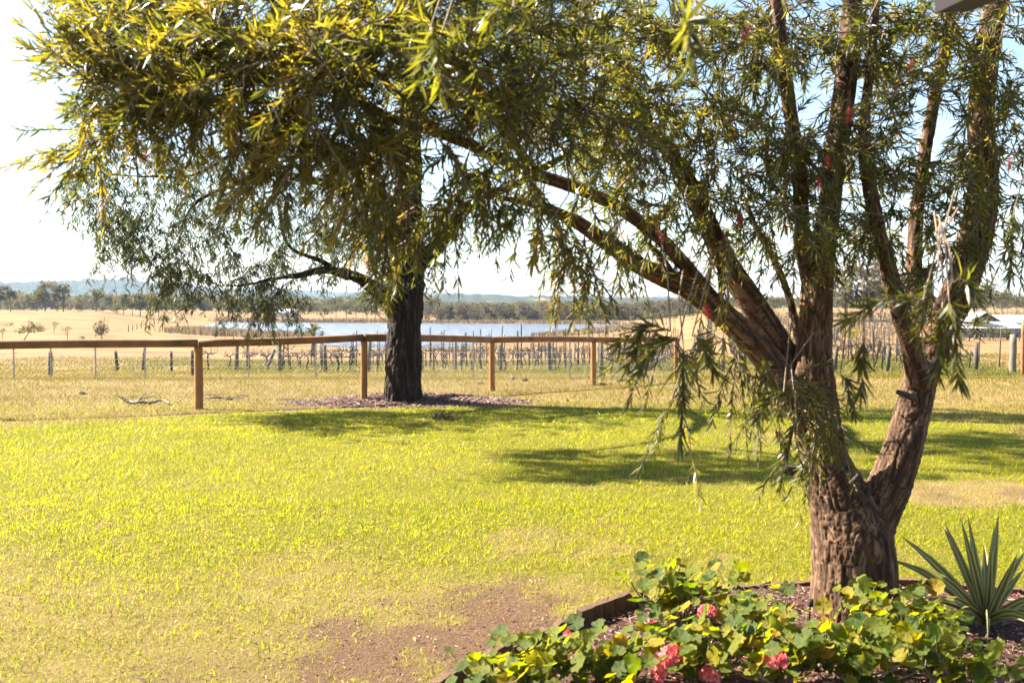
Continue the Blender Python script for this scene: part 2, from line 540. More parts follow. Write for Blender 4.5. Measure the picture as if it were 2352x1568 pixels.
def ground_mat():
    m, nt, b = new_mat('ground')
    P = pos(nt)
    dry, dirt, mul, weed = (attr(nt, k) for k in ('dry', 'dirt', 'mulch', 'weed'))
    fine = noise(nt, 38, 6, P, .7)
    mid = noise(nt, 3.1, 5, P, .6)
    wide = noise(nt, .12, 5, P, .6)
    def th(a, k, w=.22):
        s = math_(nt, 'ADD', a, math_(nt, 'MULTIPLY', math_(nt, 'SUBTRACT', fine, .5), k))
        n = nt.nodes.new('ShaderNodeMapRange'); n.interpolation_type = 'SMOOTHSTEP'
        n.inputs[1].default_value = .5 - w; n.inputs[2].default_value = .5 + w
        nt.links.new(s, n.inputs[0]); return n.outputs[0]
    green = ramp(nt, fine, [(.3, (.06, .055, .008)), (.5, (.12, .105, .012)), (.72, (.19, .155, .022))])
    straw = ramp(nt, fine, [(.28, (0.074, 0.051, 0.017)), (.5, (0.156, 0.111, 0.038)), (.75, (0.230, 0.172, 0.068))])
    straw2 = ramp(nt, mid, [(.3, (0.123, 0.094, 0.024)), (.5, (0.176, 0.125, 0.046)), (.7, (0.221, 0.156, 0.065))])
    straw = mixc(nt, .5, straw, straw2)
    tint = ramp(nt, wide, [(.38, (0.139, 0.111, 0.026)), (.62, (0.221, 0.148, 0.065))])
    straw = mixc(nt, .35, straw, tint)
    soil = ramp(nt, fine, [(.25, (0.043, 0.022, 0.011)), (.55, (0.108, 0.062, 0.034)), (.8, (0.180, 0.124, 0.072))])
    soil = mixc(nt, math_(nt, 'MULTIPLY', mid, .5), soil, (.135, .085, .05))
    bark = ramp(nt, fine, [(.3, (.03, .015, .012)), (.55, (.10, .05, .035)), (.8, (.2, .12, .085))])
    wd = ramp(nt, fine, [(.3, (.05, .055, .012)), (.55, (.11, .10, .022)), (.8, (.19, .15, .05))])
    far = attr(nt, 'far')
    straw = mixc(nt, math_(nt, 'MULTIPLY', far, .95), straw, ramp(nt, noise(nt, .35, 6, pos(nt, .35, 1, 1), .65), [(.36, (.10, .06, .027)), (.5, (.185, .113, .050)), (.64, (.225, .14, .066))]))
    c = mixc(nt, th(dry, .5), green, straw)
    c = mixc(nt, th(weed, .7), c, wd)
    c = mixc(nt, th(dirt, .7), c, soil)
    c = mixc(nt, th(mul, .4), c, bark)
    nt.links.new(c, b.inputs['Base Color'])
    b.inputs['Roughness'].default_value = .95
    b.inputs['Specular IOR Level'].default_value = .1
    h = math_(nt, 'ADD', fine, math_(nt, 'MULTIPLY', mid, 1.2))
    bump(nt, h, .9, .03, b)
    return m


M['ground'] = ground_mat()

# ------------------------------------------------------------------ ground, lake, hills
ys = np.concatenate([np.linspace(-14, 3, 16, endpoint=False), np.linspace(3, 26, 190, endpoint=False), np.geomspace(26, 4200, 210)])
ss = np.linspace(-1, 1, 281)
ss = np.sign(ss) * np.abs(ss) ** 1.15
W = np.maximum(16, ys * .95 + 8)
GX = ss[None, :] * W[:, None]; GY = np.repeat(ys[:, None], len(ss), 1)
gx, gy = GX.ravel(), GY.ravel()
gv = np.stack([gx, gy, gz(gx, gy)], -1)
nr, nc = GX.shape
i = np.arange(nr - 1)[:, None] * nc; j = np.arange(nc - 1)[None]
a, b_, c_, d_ = i + j, i + j + 1, i + nc + j + 1, i + nc + j
GF = np.concatenate([np.stack([a, b_, c_], -1).reshape(-1, 3), np.stack([a, c_, d_], -1).reshape(-1, 3)])
dry, dirt, mul, weed = zones(gx, gy)
ground = obj('ground', mesh_of('ground', gv, GF, M['ground'], True, {'dry': dry, 'dirt': dirt, 'mulch': mul, 'weed': weed, 'far': sstep(38, 85, gy)}))
tag(ground, kind='structure')

m, nt, b = new_mat('water')
b.inputs['Base Color'].default_value = (.10, .125, .17, 1)
b.inputs['Roughness'].default_value = .22
b.inputs['IOR'].default_value = 1.33
bump(nt, noise(nt, 1.0, 4, pos(nt, .5, 1.6, 1)), 1.0, 2.2, b)
M['water'] = m
cx, cy = LAKE.mean(0)
LV = [(cx, cy, LAKE_Z)] + [(cx + (x - cx) * 1.03, cy + (y - cy) * 1.03, LAKE_Z) for x, y in LAKE]
nl = len(LAKE)
# triangulate by ear-free strips: a grid clipped to the shore
gxl, gyl = np.meshgrid(np.arange(-92, 36, 2.0), np.arange(104, 294, 2.0))
dl = lake_dist(gxl.ravel(), gyl.ravel()).reshape(gxl.shape)
keep = dl[:-1, :-1] < 3.0
idx = np.arange(gxl.size).reshape(gxl.shape)
q = np.stack([idx[:-1, :-1], idx[:-1, 1:], idx[1:, 1:], idx[1:, :-1]], -1)[keep]
LF = np.concatenate([q[:, [0, 1, 2]], q[:, [0, 2, 3]]])
lake = obj('lake', mesh_of('lake', np.stack([gxl.ravel(), gyl.ravel(), np.full(gxl.size, LAKE_Z)], -1), LF, M['water']))
tag(lake, kind='structure')


def hill_mat():
    m, nt, b = new_mat('hill_forest')
    f = noise(nt, .035, 8, pos(nt), .75)
    g = noise(nt, .004, 3, pos(nt))
    c = ramp(nt, f, [(.3, (.015, .02, .013)), (.55, (.05, .056, .033)), (.75, (.11, .105, .065))])
    clear = nt.nodes.new('ShaderNodeMapRange'); clear.inputs[1].default_value = .60; clear.inputs[2].default_value = .66
    nt.links.new(g, clear.inputs[0])
    nt.links.new(mixc(nt, math_(nt, 'MULTIPLY', clear.outputs[0], .6), c, (.3, .25, .15)), b.inputs['Base Color'])
    b.inputs['Roughness'].default_value = 1.0; b.inputs['Specular IOR Level'].default_value = 0
    bump(nt, f, 1.0, 14, b)
    return m


M['hill'] = hill_mat()


def hill(name, D, depth, outline, jag=1.5):
    """a range at distance D: crest traced as (px, py), rounded over its depth"""
    ox = np.array([o[0] for o in outline], float); oy = np.array([o[1] for o in outline], float)
    px = np.linspace(ox[0], ox[-1], 420)
    top = np.interp(px, ox, oy)
    X = (px - 1176) / FPX * D; H = (700 - top) / FPX * D + EYE
    H = H + (n2(X, X * 0, .02, 4, D) - .5) * 2 * jag * D / 2000 * 3 + (vnoise(np.stack([X * .12, X * 0, X * 0], -1)) - .5) * jag * D / 500
    R = 26; V = []
    for k in range(R):
        t = k / (R - 1)
        prof = math.sin(t * PI) ** .8 if 0 < t < 1 else 0
        xx = X * (1 + (t - .5) * depth / D)
        yy = np.full_like(X, D + (t - .5) * depth)
        rough = (n2(xx, yy, .012, 4, 2.0) - .5) * 10 * math.sin(t * PI)
        V.append(np.stack([xx, yy, -6 + (H + 6) * prof + rough * (0 if abs(t - .5) < .05 else 1)], -1))
    V = np.concatenate(V); nc = len(X)
    i = np.arange(R - 1)[:, None] * nc; j = np.arange(nc - 1)[None]
    a, b1, c1, d1 = i + j, i + j + 1, i + nc + j + 1, i + nc + j
    F = np.concatenate([np.stack([a, b1, c1], -1).reshape(-1, 3), np.stack([a, c1, d1], -1).reshape(-1, 3)])
    o = obj(name, mesh_of(name, V, F, M['hill']))
    return tag(o, kind='structure')


hill('hills', 2600, 700, [(-900, 665), (-300, 652), (0, 647), (150, 645), (200, 642), (300, 640), (330, 645), (400, 655), (470, 662), (560, 668), (700, 676), (900, 690), (1200, 705)])
hill('far_hills', 3400, 500, [(100, 700), (330, 664), (430, 656), (520, 662), (700, 667), (800, 671), (950, 669), (1010, 672), (1200, 681), (1500, 681), (1800, 684), (2100, 680), (2400, 684), (3200, 680)], 1.0)
hill('wooded_ridge', 1700, 400, [(300, 704), (560, 688), (640, 681), (760, 678), (800, 674), (860, 672), (960, 677), (1100, 676), (1250, 680), (1500, 684), (1750, 686), (2050, 684), (2352, 690), (3200, 690)], 1.6)

m, nt, b = new_mat('haze')
nt.nodes.remove(b)
pv = N(nt, 'VolumePrincipled', Density=.00012)
pv.inputs['Color'].default_value = (.55, .74, 1.0, 1)
nt.links.new(pv.outputs[0], nt.nodes['Material Output'].inputs['Volume'])
V, F = box(0, 2080, 52, 8400, 4300, 124)
hz = obj('haze', mesh_of('haze', V, F, m, False))
tag(hz, kind='stuff')


# ------------------------------------------------------------------ leaves and trees
LT = np.array([0, .3, .68, 1.0]); LW = np.array([0, 1, .78, 0])


def leaves(P, D, Nn, L, Wd, curve, rnd):
    """lanceolate leaves as six vertices and four triangles each"""
    n = len(P); D = norm(D); S = norm(np.cross(D, Nn)); Nn = np.cross(S, D)
    L = np.asarray(L)[:, None]; Wd = np.asarray(Wd)[:, None]; curve = np.asarray(curve)[:, None]
    pt = lambda t: P + D * L * t - Nn * curve * L * t * t
    V = np.stack([pt(0), pt(.3) + S * Wd * .5 + Nn * Wd * .12, pt(.3) - S * Wd * .5 + Nn * Wd * .12,
                  pt(.68) + S * Wd * .4 + Nn * Wd * .1, pt(.68) - S * Wd * .4 + Nn * Wd * .1, pt(1.0)], 1)
    f = np.array([(0, 2, 1), (1, 2, 4), (1, 4, 3), (3, 4, 5)])
    F = (f[None] + np.arange(n)[:, None, None] * 6).reshape(-1, 3)
    return V.reshape(-1, 3), F, np.repeat(rnd, 6)


def rand_dirs(n):
    return norm(RNG.normal(size=(n, 3)))


def skeleton_tree(limbs, step=.12):
    pts, rad = [], []
    for P, R in limbs:
        p, r = resample(P, R, step); pts.append(p); rad.append(r)
    return pts, rad


def trunk_mesh(name, limbs, voxel, mat, amp, freq, stretch):
    mb = MB()
    segA, segB, rA = [], [], []
    for P, R in limbs:
        p, r = resample(P, R, .1)
        V, F = tube(p, r, 18); mb.add(V, F)
        segA.append(p[:-1]); segB.append(p[1:]); rA.append(r[:-1])
    me = mb.mesh('tmp', None)
    o = bpy.data.objects.new('tmp', me); C.objects.link(o)
    md = o.modifiers.new('r', 'REMESH'); md.mode = 'VOXEL'; md.voxel_size = voxel
    sm = o.modifiers.new('s', 'SMOOTH'); sm.factor = .5; sm.iterations = 4
    dg = bpy.context.evaluated_depsgraph_get()
    me2 = bpy.data.meshes.new_from_object(o.evaluated_get(dg))
    bpy.data.objects.remove(o); bpy.data.meshes.remove(me)
    n = len(me2.vertices)
    co = np.empty(n * 3, np.float32); me2.vertices.foreach_get('co', co); co = co.reshape(-1, 3).astype(float)
    no = np.empty(n * 3, np.float32); me2.vertex_normals.foreach_get('vector', no); no = no.reshape(-1, 3)
    A = np.concatenate(segA); B = np.concatenate(segB); RR = np.concatenate(rA)
    along0 = np.concatenate([np.concatenate([[0], np.cumsum(np.linalg.norm(b - a, axis=1))[:-1]]) + k * 3.7 for k, (a, b) in enumerate(zip(segA, segB))])
    best = np.full(n, 1e9); bi = np.zeros(n, int); bt = np.zeros(n)
    for k in range(len(A)):
        ab = B[k] - A[k]
        t = np.clip(((co - A[k]) @ ab) / (ab @ ab), 0, 1)
        d = np.linalg.norm(co - A[k] - t[:, None] * ab, axis=1) - RR[k]
        w = d < best
        best[w] = d[w]; bi[w] = k; bt[w] = t[w]
    ax = norm(B - A)[bi]; cen = A[bi] + bt[:, None] * (B - A)[bi]
    al = along0[bi] + bt * np.linalg.norm((B - A)[bi], axis=1)
    off = co - cen
    ref = norm(np.cross(ax, np.array([.31, .95, .05]))); ref2 = np.cross(ax, ref)
    q = np.stack([(off * ref).sum(1), (off * ref2).sum(1), al * stretch], -1)
    wq = q * freq + .5 * np.stack([perlin(q * freq * .6 + k * 31.7) for k in range(3)], -1)
    e0 = np.abs(perlin(q * freq * np.array([.7, .7, 3.2]) + 55 + .4 * wq))
    e1 = np.abs(perlin(wq)); e2 = np.abs(perlin(wq * 2.1 + 5.3)); e3 = perlin(q * freq * 4.3 + 8.1)
    r1 = np.clip(np.minimum(np.minimum(e1 * 2.8, e2 * 2.8 + .15), e0 * 3.2 + .3), 0, 1) ** .7      # 0 in the cracks, 1 on the plates
    big = perlin(np.stack([q[:, 0], q[:, 1], al * .5], -1) * 4.5 + 31)
    h = (r1 - .75) * amp + e3 * amp * .2 + big * amp * .7
    scale = np.clip(RR[bi] / .12, .25, 1)[:, None]
    co2 = co + no * h[:, None] * scale
    ne = len(me2.loops); fl = np.empty(ne, np.int32); me2.loops.foreach_get('vertex_index', fl)
    ls = np.empty(len(me2.polygons), np.int32); me2.polygons.foreach_get('loop_total', ls)
    if (ls == 4).all():
        qd = fl.reshape(-1, 4); F = np.concatenate([qd[:, [0, 1, 2]], qd[:, [0, 2, 3]]])
    else:
        me2.calc_loop_triangles(); F = np.array([t.vertices[:] for t in me2.loop_triangles])
    bpy.data.meshes.remove(me2)
    return mesh_of(name, co2, F, mat, True, {'bark': q, 'rnd': r1})


def grow(nodes, nrad, targets, mb, r0, sides=5, sag=.12, wig=.06):
    """joins every target to the nearest wood already there by a crooked branch"""
    nodes = np.asarray(nodes); nrad = np.asarray(nrad)
    d = np.array([np.min(np.linalg.norm(nodes - t, axis=1)) for t in targets])
    tips = [None] * len(targets)
    for k in np.argsort(d):
        t = targets[k]
        dist = np.linalg.norm(nodes - t, axis=1)
        m = np.argmin(dist + .15 * (nodes[:, 2] > t[2] + .3))
        a = nodes[m]; L = dist[m]
        n = max(3, int(L / .1))
        n = min(n, 14)
        s = np.linspace(0, 1, n + 1)[:, None]
        side = np.cross(t - a, rand_dirs(1)[0]); side = side / (np.linalg.norm(side) + 1e-6)
        up = np.array([0, 0, 1.0])
        P = a + (t - a) * s + up * sag * L * np.sin(s * PI) + side * wig * L * np.sin(s * PI * random.choice([1, 2])) + RNG.normal(size=(n + 1, 3)) * .012 * np.sin(s * PI)
        ra = min(nrad[m] * .75, r0 * (.5 + L)); R = np.linspace(max(ra, .0045), max(ra * .45, .003), n + 1)
        V, F = tube(P, R, sides, False); mb.add(V, F)
        nodes = np.vstack([nodes, P[1:]]); nrad = np.concatenate([nrad, R[1:]])
        tips[k] = (P[-1], norm(P[-1] - P[-2]))
    return tips


# ---- the near bottlebrush
def limb(pts):
    """points (px, py, width in px, distance) to a limb"""
    P = [at(p[0], p[1], p[3]) for p in pts]
    R = [p[2] / 2 / FPX * p[3] for p in pts]
    return np.array(P), np.array(R)


BB = [limb(l) for l in [
    [(1962, 1475, 235, 5.45), (1962, 1400, 205, 5.45), (1962, 1300, 190, 5.45), (1955, 1230, 185, 5.45), (1930, 1150, 145, 5.45), (1893, 1050, 106, 5.45), (1880, 950, 94, 5.42), (1870, 850, 88, 5.4),
     (1872, 750, 76, 5.4), (1880, 640, 70, 5.4), (1903, 500, 56, 5.42), (1915, 380, 52, 5.45), (1938, 230, 52, 5.5), (1952, 60, 48, 5.55), (1965, -150, 40, 5.6), (1950, -420, 28, 5.7), (1960, -680, 14, 5.7)],
    [(1968, 1290, 150, 5.45), (1990, 1210, 120, 5.45), (2036, 1130, 98, 5.47), (2070, 1040, 88, 5.48), (2092, 960, 82, 5.5), (2108, 890, 78, 5.5), (2140, 800, 72, 5.55), (2178, 725, 74, 5.6), (2213, 640, 78, 5.65), (2243, 540, 76, 5.7),
     (2258, 430, 66, 5.75), (2252, 300, 60, 5.8), (2262, 150, 56, 5.8), (2290, 0, 52, 5.8), (2330, -200, 42, 5.8), (2340, -480, 26, 5.8)],
    [(2112, 880, 60, 5.45), (2092, 800, 44, 5.42), (2070, 735, 40, 5.4), (2046, 640, 40, 5.4), (2020, 540, 38, 5.4), (1993, 400, 33, 5.4), (1985, 290, 28, 5.4), (2000, 150, 22, 5.4), (2020, -60, 16, 5.4)],
    [(2118, 850, 50, 5.7), (2108, 720, 38, 5.8), (2100, 600, 36, 5.9), (2110, 450, 32, 5.95), (2140, 260, 28, 6), (2172, 100, 26, 6), (2215, -80, 20, 6)],
    [(1868, 1010, 60, 5.42), (1830, 930, 62, 5.38), (1780, 850, 68, 5.34), (1737, 790, 64, 5.3), (1643, 706, 58, 5.22), (1573, 660, 48, 5.15), (1479, 615, 44, 5.05), (1400, 562, 38, 4.97), (1330, 512, 32, 4.9), (1250, 475, 24, 4.85), (1140, 452, 14, 4.8)],
    [(1660, 720, 40, 5.23), (1600, 640, 34, 5.15), (1530, 560, 33, 5.0), (1450, 495, 32, 4.9), (1350, 440, 31, 4.8), (1230, 400, 31, 4.75), (1110, 345, 30, 4.6), (1000, 303, 27, 4.45), (900, 272, 23, 4.3), (760, 205, 18, 4.18), (620, 190, 12, 4.1), (430, 150, 8, 4.05)],
    [(1862, 950, 60, 5.45), (1800, 810, 62, 5.5), (1725, 690, 60, 5.5), (1655, 580, 52, 5.5), (1602, 460, 46, 5.45), (1552, 370, 40, 5.4), (1490, 285, 35, 5.3), (1420, 180, 30, 5.2), (1345, 50, 25, 5.1), (1250, -120, 18, 5), (1120, -260, 12, 4.9)],
    [(1870, 700, 40, 5.4), (1845, 560, 38, 5.4), (1836, 400, 36, 5.35), (1812, 240, 34, 5.3), (1790, 60, 28, 5.25), (1760, -150, 20, 5.2)],
    [(1838, 870, 26, 5.5), (1833, 780, 22, 5.55), (1815, 690, 20, 5.6), (1780, 600, 18, 5.65), (1735, 520, 15, 5.7), (1700, 430, 12, 5.75)],
    [(1655, 720, 14, 5.2), (1654, 640, 14, 5.1), (1645, 560, 10, 5.0)],
    [(1560, 652, 22, 5.14), (1525, 600, 18, 5.1), (1490, 560, 12, 5.06)],
    [(1010, 306, 20, 4.46), (900, 200, 16, 4.3), (780, 90, 12, 4.2), (640, -20, 9, 4.1)],
    [(1240, 402, 22, 4.74), (1120, 260, 18, 4.5), (980, 110, 14, 4.3), (860, -60, 10, 4.2)],
]]
bb = empty('bottlebrush_tree', (float(BB[0][0][1][0]), 5.45, 0.0),
           'large forked bottlebrush tree with brown furrowed bark rising from the garden bed', 'tree')
INV = Matrix.Translation(-Vector(bb.location))


def under(o, root):
    """parents a part built in world coordinates"""
    o.parent = root
    o.matrix_parent_inverse = Matrix.Translation(-Vector(root.location))
    return o


under(obj('trunk', trunk_mesh('bottlebrush_trunk', BB, .0105, M['bark_brown'], .016, 27, .13)), bb)

# sawn stubs and the dead stick in the fork
for p, q, r in [((2100, 915, 5.28), (2062, 900, 5.2), .016), ((1955, 1110, 5.25), (1975, 1085, 5.22), .012), ((1990, 1165, 5.35), (1996, 1105, 5.33), .014),
                ((1850, 1085, 5.3), (1800, 1075, 5.2), .03)]:
    a, b1 = at(*p), at(*q)
    V, F = tube(np.array([a, a * .5 + b1 * .5 + RNG.normal(size=3) * .004, b1]), [r * 1.4, r, r * .8], 8)
    under(obj('branch_stub', mesh_of('branch_stub', V, F, M['twig_dark'])), bb)

# foliage volumes: (px, py, distance, half width px, half height px, half depth m, sprays, droop)
BLOBS = [
    (230, 150, 4.45, 150, 120, .30, 46, -.1), (200, 330, 4.5, 80, 70, .25, 14, .2), (330, 260, 4.4, 150, 120, .35, 46, .1), (420, 60, 4.4, 190, 90, .4, 54, -.1), (480, 220, 4.4, 170, 120, .4, 52, .1),
    (560, 360, 4.4, 120, 70, .3, 18, .5), (640, 100, 4.35, 170, 120, .45, 56, .0), (700, 280, 4.4, 170, 110, .4, 50, .3), (820, 400, 4.5, 130, 80, .3, 22, .7), (860, 480, 4.5, 90, 80, .3, 14, .9),
    (850, 120, 4.3, 180, 120, .5, 60, .1), (930, 320, 4.4, 150, 100, .35, 40, .4), (1030, 60, 4.2, 180, 90, .5, 56, .1), (1080, 220, 4.2, 180, 110, .5, 54, .3), (1100, 420, 4.5, 120, 60, .3, 18, .7),
    (1010, 480, 4.5, 60, 70, .3, 7, .9), (1250, 90, 4.3, 170, 110, .55, 52, .1), (1270, 280, 4.35, 170, 110, .5, 46, .4), (1260, 500, 4.5, 90, 60, .3, 12, .7), (1300, 590, 4.5, 80, 60, .3, 8, 1.0),
    (1440, 120, 4.7, 150, 140, .6, 44, .2), (1440, 330, 4.7, 150, 110, .5, 36, .5), (1380, 560, 4.6, 80, 70, .3, 12, 1.0), (1480, 470, 4.8, 90, 80, .4, 16, .8),
    (1610, 80, 5.0, 150, 120, .6, 36, .2), (1620, 280, 5.0, 130, 130, .5, 28, .5), (1640, 470, 5.0, 120, 110, .5, 20, .8), (1740, 180, 5.1, 120, 160, .6, 28, .4), (1760, 420, 5.1, 120, 140, .5, 26, .6),
    (1850, 80, 5.0, 130, 110, .6, 26, .3), (1860, 330, 5.0, 110, 150, .5, 26, .6), (1850, 560, 5.0, 80, 110, .35, 18, .8), (1990, 120, 5.2, 140, 130, .6, 30, .3), (2010, 330, 5.2, 130, 130, .6, 26, .5),
    (2000, 500, 5.2, 100, 90, .5, 16, .7), (2130, 150, 5.3, 140, 150, .6, 30, .3), (2140, 380, 5.3, 130, 130, .6, 26, .6), (2260, 90, 5.3, 130, 110, .6, 26, .3), (2290, 300, 5.3, 110, 140, .5, 26, .5),
    (2200, 520, 5.2, 80, 90, .4, 14, .8), (2310, 460, 5.2, 70, 70, .4, 9, .8), (2150, 620, 5.1, 50, 60, .3, 6, 1.0), (2325, 570, 5.0, 25, 40, .2, 3, 1.2),
    (1540, 760, 4.5, 110, 60, .25, 12, .9), (1560, 880, 4.4, 60, 70, .2, 6, 1.2), (1690, 800, 4.7, 70, 60, .2, 6, .9), (1780, 900, 4.75, 90, 60, .25, 11, .9), (1850, 860, 4.85, 70, 110, .2, 14, .9),
    (1840, 1000, 4.85, 70, 70, .2, 9, 1.0), (1890, 930, 4.9, 60, 60, .2, 6, .7), (1690, 620, 4.9, 60, 60, .3, 5, .9), (1700, 900, 4.4, 60, 50, .2, 5, 1.1),
    # above the picture
    (400, -140, 4.45, 240, 80, .4, 24, -.1), (800, -150, 4.4, 260, 90, .5, 30, 0), (1200, -160, 4.6, 260, 110, .7, 32, .1), (1600, -180, 5.0, 260, 140, .9, 34, .2), (2000, -200, 5.3, 260, 160, 1., 40, .2),
    (2350, -120, 5.5, 200, 160, 1., 30, .2), (2500, 200, 5.5, 140, 200, .8, 24, .4), (1900, -460, 5.5, 320, 160, 1.2, 36, .2), (2300, -480, 5.6, 260, 160, 1.1, 26, .2), (1500, -400, 5.1, 240, 120, .9, 20, .1),
]
cl, cn, cdroop = [], [], []
for (px, py, D, rx, ry, rd, n, dr) in BLOBS:
    D -= .38 * min(1, max(0, (1350 - px) / 450))
    n = int(n * (1.45 if px < 1300 else (2.3 if py < 450 else 1.75))) if -50 < py < 640 else (int(n * .9) if py > 0 else n)
    if px > 1350 and -50 < py < 560: D += .28
    k = max(2, int(n / 4.2 + .5))
    u = rand_dirs(k) * (RNG.random((k, 1)) ** .45)
    for q in u:
        p = at(px + q[0] * rx, py + q[2] * ry, D + q[1] * rd)
        cl.append(p); cn.append(max(1, int(round(n / k + RNG.normal() * .8)))); cdroop.append(dr)
cl = np.array(cl)
pts, rad = skeleton_tree(BB, .1)
mb = MB()
tips = grow(np.concatenate(pts), np.concatenate(rad), cl, mb, .011, 5, .10, .08)
sprays = []; front = []
for (tip, td), n, dr in zip(tips, cn, cdroop):
    for k in range(n):
        d = norm(td * .7 + rand_dirs(1)[0] * .85 + np.array([-.15, -.05, -dr * .9 + .15]))
        start = tip - td * RNG.random() * .18 + RNG.normal(size=3) * .015
        L = .16 + RNG.random() * .2
        s = np.linspace(0, 1, 6)[:, None]
        P = start + d * L * s + np.array([0, 0, -1.0]) * (dr * .35 + .05) * L * s * s
        V, F = tube(P, np.linspace(.0042, .0018, 6), 3, False); mb.add(V, F)
        sprays.append(P)
# the big sprays hanging nearest the lens: (px, py of the top, px, py of the tip, distance)
for (a, b1, c1, d1, D) in [(2165, 700, 2155, 860, 3.5), (2180, 690, 2205, 880, 3.45), (2150, 640, 2110, 760, 3.6), (2190, 650, 2240, 690, 3.5), (2120, 690, 1950, 735, 3.5), (2160, 720, 2180, 800, 3.55),
                           (1985, 780, 1978, 900, 3.6), (1570, 800, 1565, 1020, 3.9), (1560, 780, 1470, 850, 3.8), (1540, 760, 1420, 790, 3.9), (1590, 770, 1640, 860, 3.8), (1500, 740, 1440, 860, 3.9),
                           (1830, 960, 1790, 1120, 4.5), (1800, 900, 1740, 960, 4.5), (990, 60, 1010, 200, 3.0), (1010, 90, 960, 190, 3.1), (1180, 20, 1120, 60, 3.0), (500, 60, 420, 30, 3.6), (560, 200, 520, 330, 3.6),
                           (2330, 480, 2320, 640, 4.6), (1570, 60, 1590, 130, 2.4), (890, 460, 850, 560, 3.6), (1035, 480, 1000, 560, 3.9), (1230, 500, 1170, 520, 3.9), (1250, 530, 1225, 600, 3.9), (1930, 860, 1960, 940, 4.6)]:
    p, q = at(a, b1, D), at(c1, d1, D - .05)
    s = np.linspace(0, 1, 8)[:, None]
    P = p + (q - p) * s + np.array([0, 0, .04]) * np.sin(s * PI)
    V, F = tube(P, np.linspace(.0035, .0015, 8), 4, False); mb.add(V, F)
    sprays.append(P); front.append(len(sprays) - 1)
    # the twig goes on up into the crown
    e = at(a + random.uniform(-30, 60), b1 - random.uniform(130, 260), D + .5)
    V, F = tube(np.array([p, p * .5 + e * .5 + RNG.normal(size=3) * .04, e]), [.003, .0035, .0045], 4, False); mb.add(V, F)
under(mb.build('branches', M['twig']), bb)

LP, LD, LN, LL, LWd, LC, LR = [], [], [], [], [], [], []
front = set(front)
for si, P in enumerate(sprays):
    L = np.linalg.norm(P[-1] - P[0]); n = int(12 + L * 66) * (2 if si in front else 1)
    t = np.sort(RNG.random(n) ** .8) * (len(P) - 1.001); i0 = t.astype(int); f = (t - i0)[:, None]
    base = P[i0] * (1 - f) + P[i0 + 1] * f
    ax = norm(P[np.minimum(i0 + 1, len(P) - 1)] - P[i0])
    ref = norm(np.cross(ax, np.array([.3, .2, .9]))); ref2 = np.cross(ax, ref)
    an = np.arange(n) * 2.4 + RNG.random() * 6
    rd = np.cos(an)[:, None] * ref + np.sin(an)[:, None] * ref2
    op = (.42 + RNG.random((n, 1)) * .42)
    d = ax * np.cos(op) + rd * np.sin(op) + RNG.normal(size=(n, 3)) * .08
    backlit_young = RNG.random() < (.5 if P[0][0] < -.5 else .13)  # yellow of backlit young leaves put into the colour, mostly left of the crown
    LP.append(base); LD.append(d); LN.append(rd * -1 + ax * .6 + RNG.normal(size=(n, 3)) * .35)
    LL.append((.05 + RNG.random(n) * .035) * (1.25 if si in front else 1)); LWd.append((.0065 + RNG.random(n) * .0045) * (1.25 if si in front else 1)); LC.append(.1 + RNG.normal(size=n) * .28)
    LR.append(np.clip(np.clip((.82 if backlit_young else .4) + RNG.normal(size=n) * .2, 0, .93) + (RNG.random(n) < .006) * .6, 0, 1))
LP, LD, LN = map(np.concatenate, (LP, LD, LN)); LL, LWd, LC, LR = map(np.concatenate, (LL, LWd, LC, LR))
# the 300 leaves that show largest are parts of their own
dv = LP - np.array([0, 0, EYE]); sx = 1176 + FPX * dv[:, 0] / dv[:, 1]; sy = 700 - FPX * dv[:, 2] / dv[:, 1]
inside = (sx > 20) & (sx < 2330) & (sy > 10) & (sy < 1150)
big = np.argsort(np.where(inside, dv[:, 1] / LL * .06, 99))[:300]
rest = np.ones(len(LP), bool); rest[big] = False
V, F, A = leaves(LP[rest], LD[rest], LN[rest], LL[rest], LWd[rest], LC[rest], LR[rest])
o = under(obj('foliage', mesh_of('bottlebrush_foliage', V, F, M['bottlebrush_leaf'], True, {'rnd': A})), bb)
tag(o, kind='stuff')
for k in big:
    s_ = slice(k, k + 1)
    V, F, A = leaves(np.zeros((1, 3)), LD[s_], LN[s_], LL[s_], LWd[s_], LC[s_], LR[s_])
    under(obj('leaf', mesh_of('leaf', V, F, M['bottlebrush_leaf'], True, {'rnd': A}), None, LP[k]), bb)

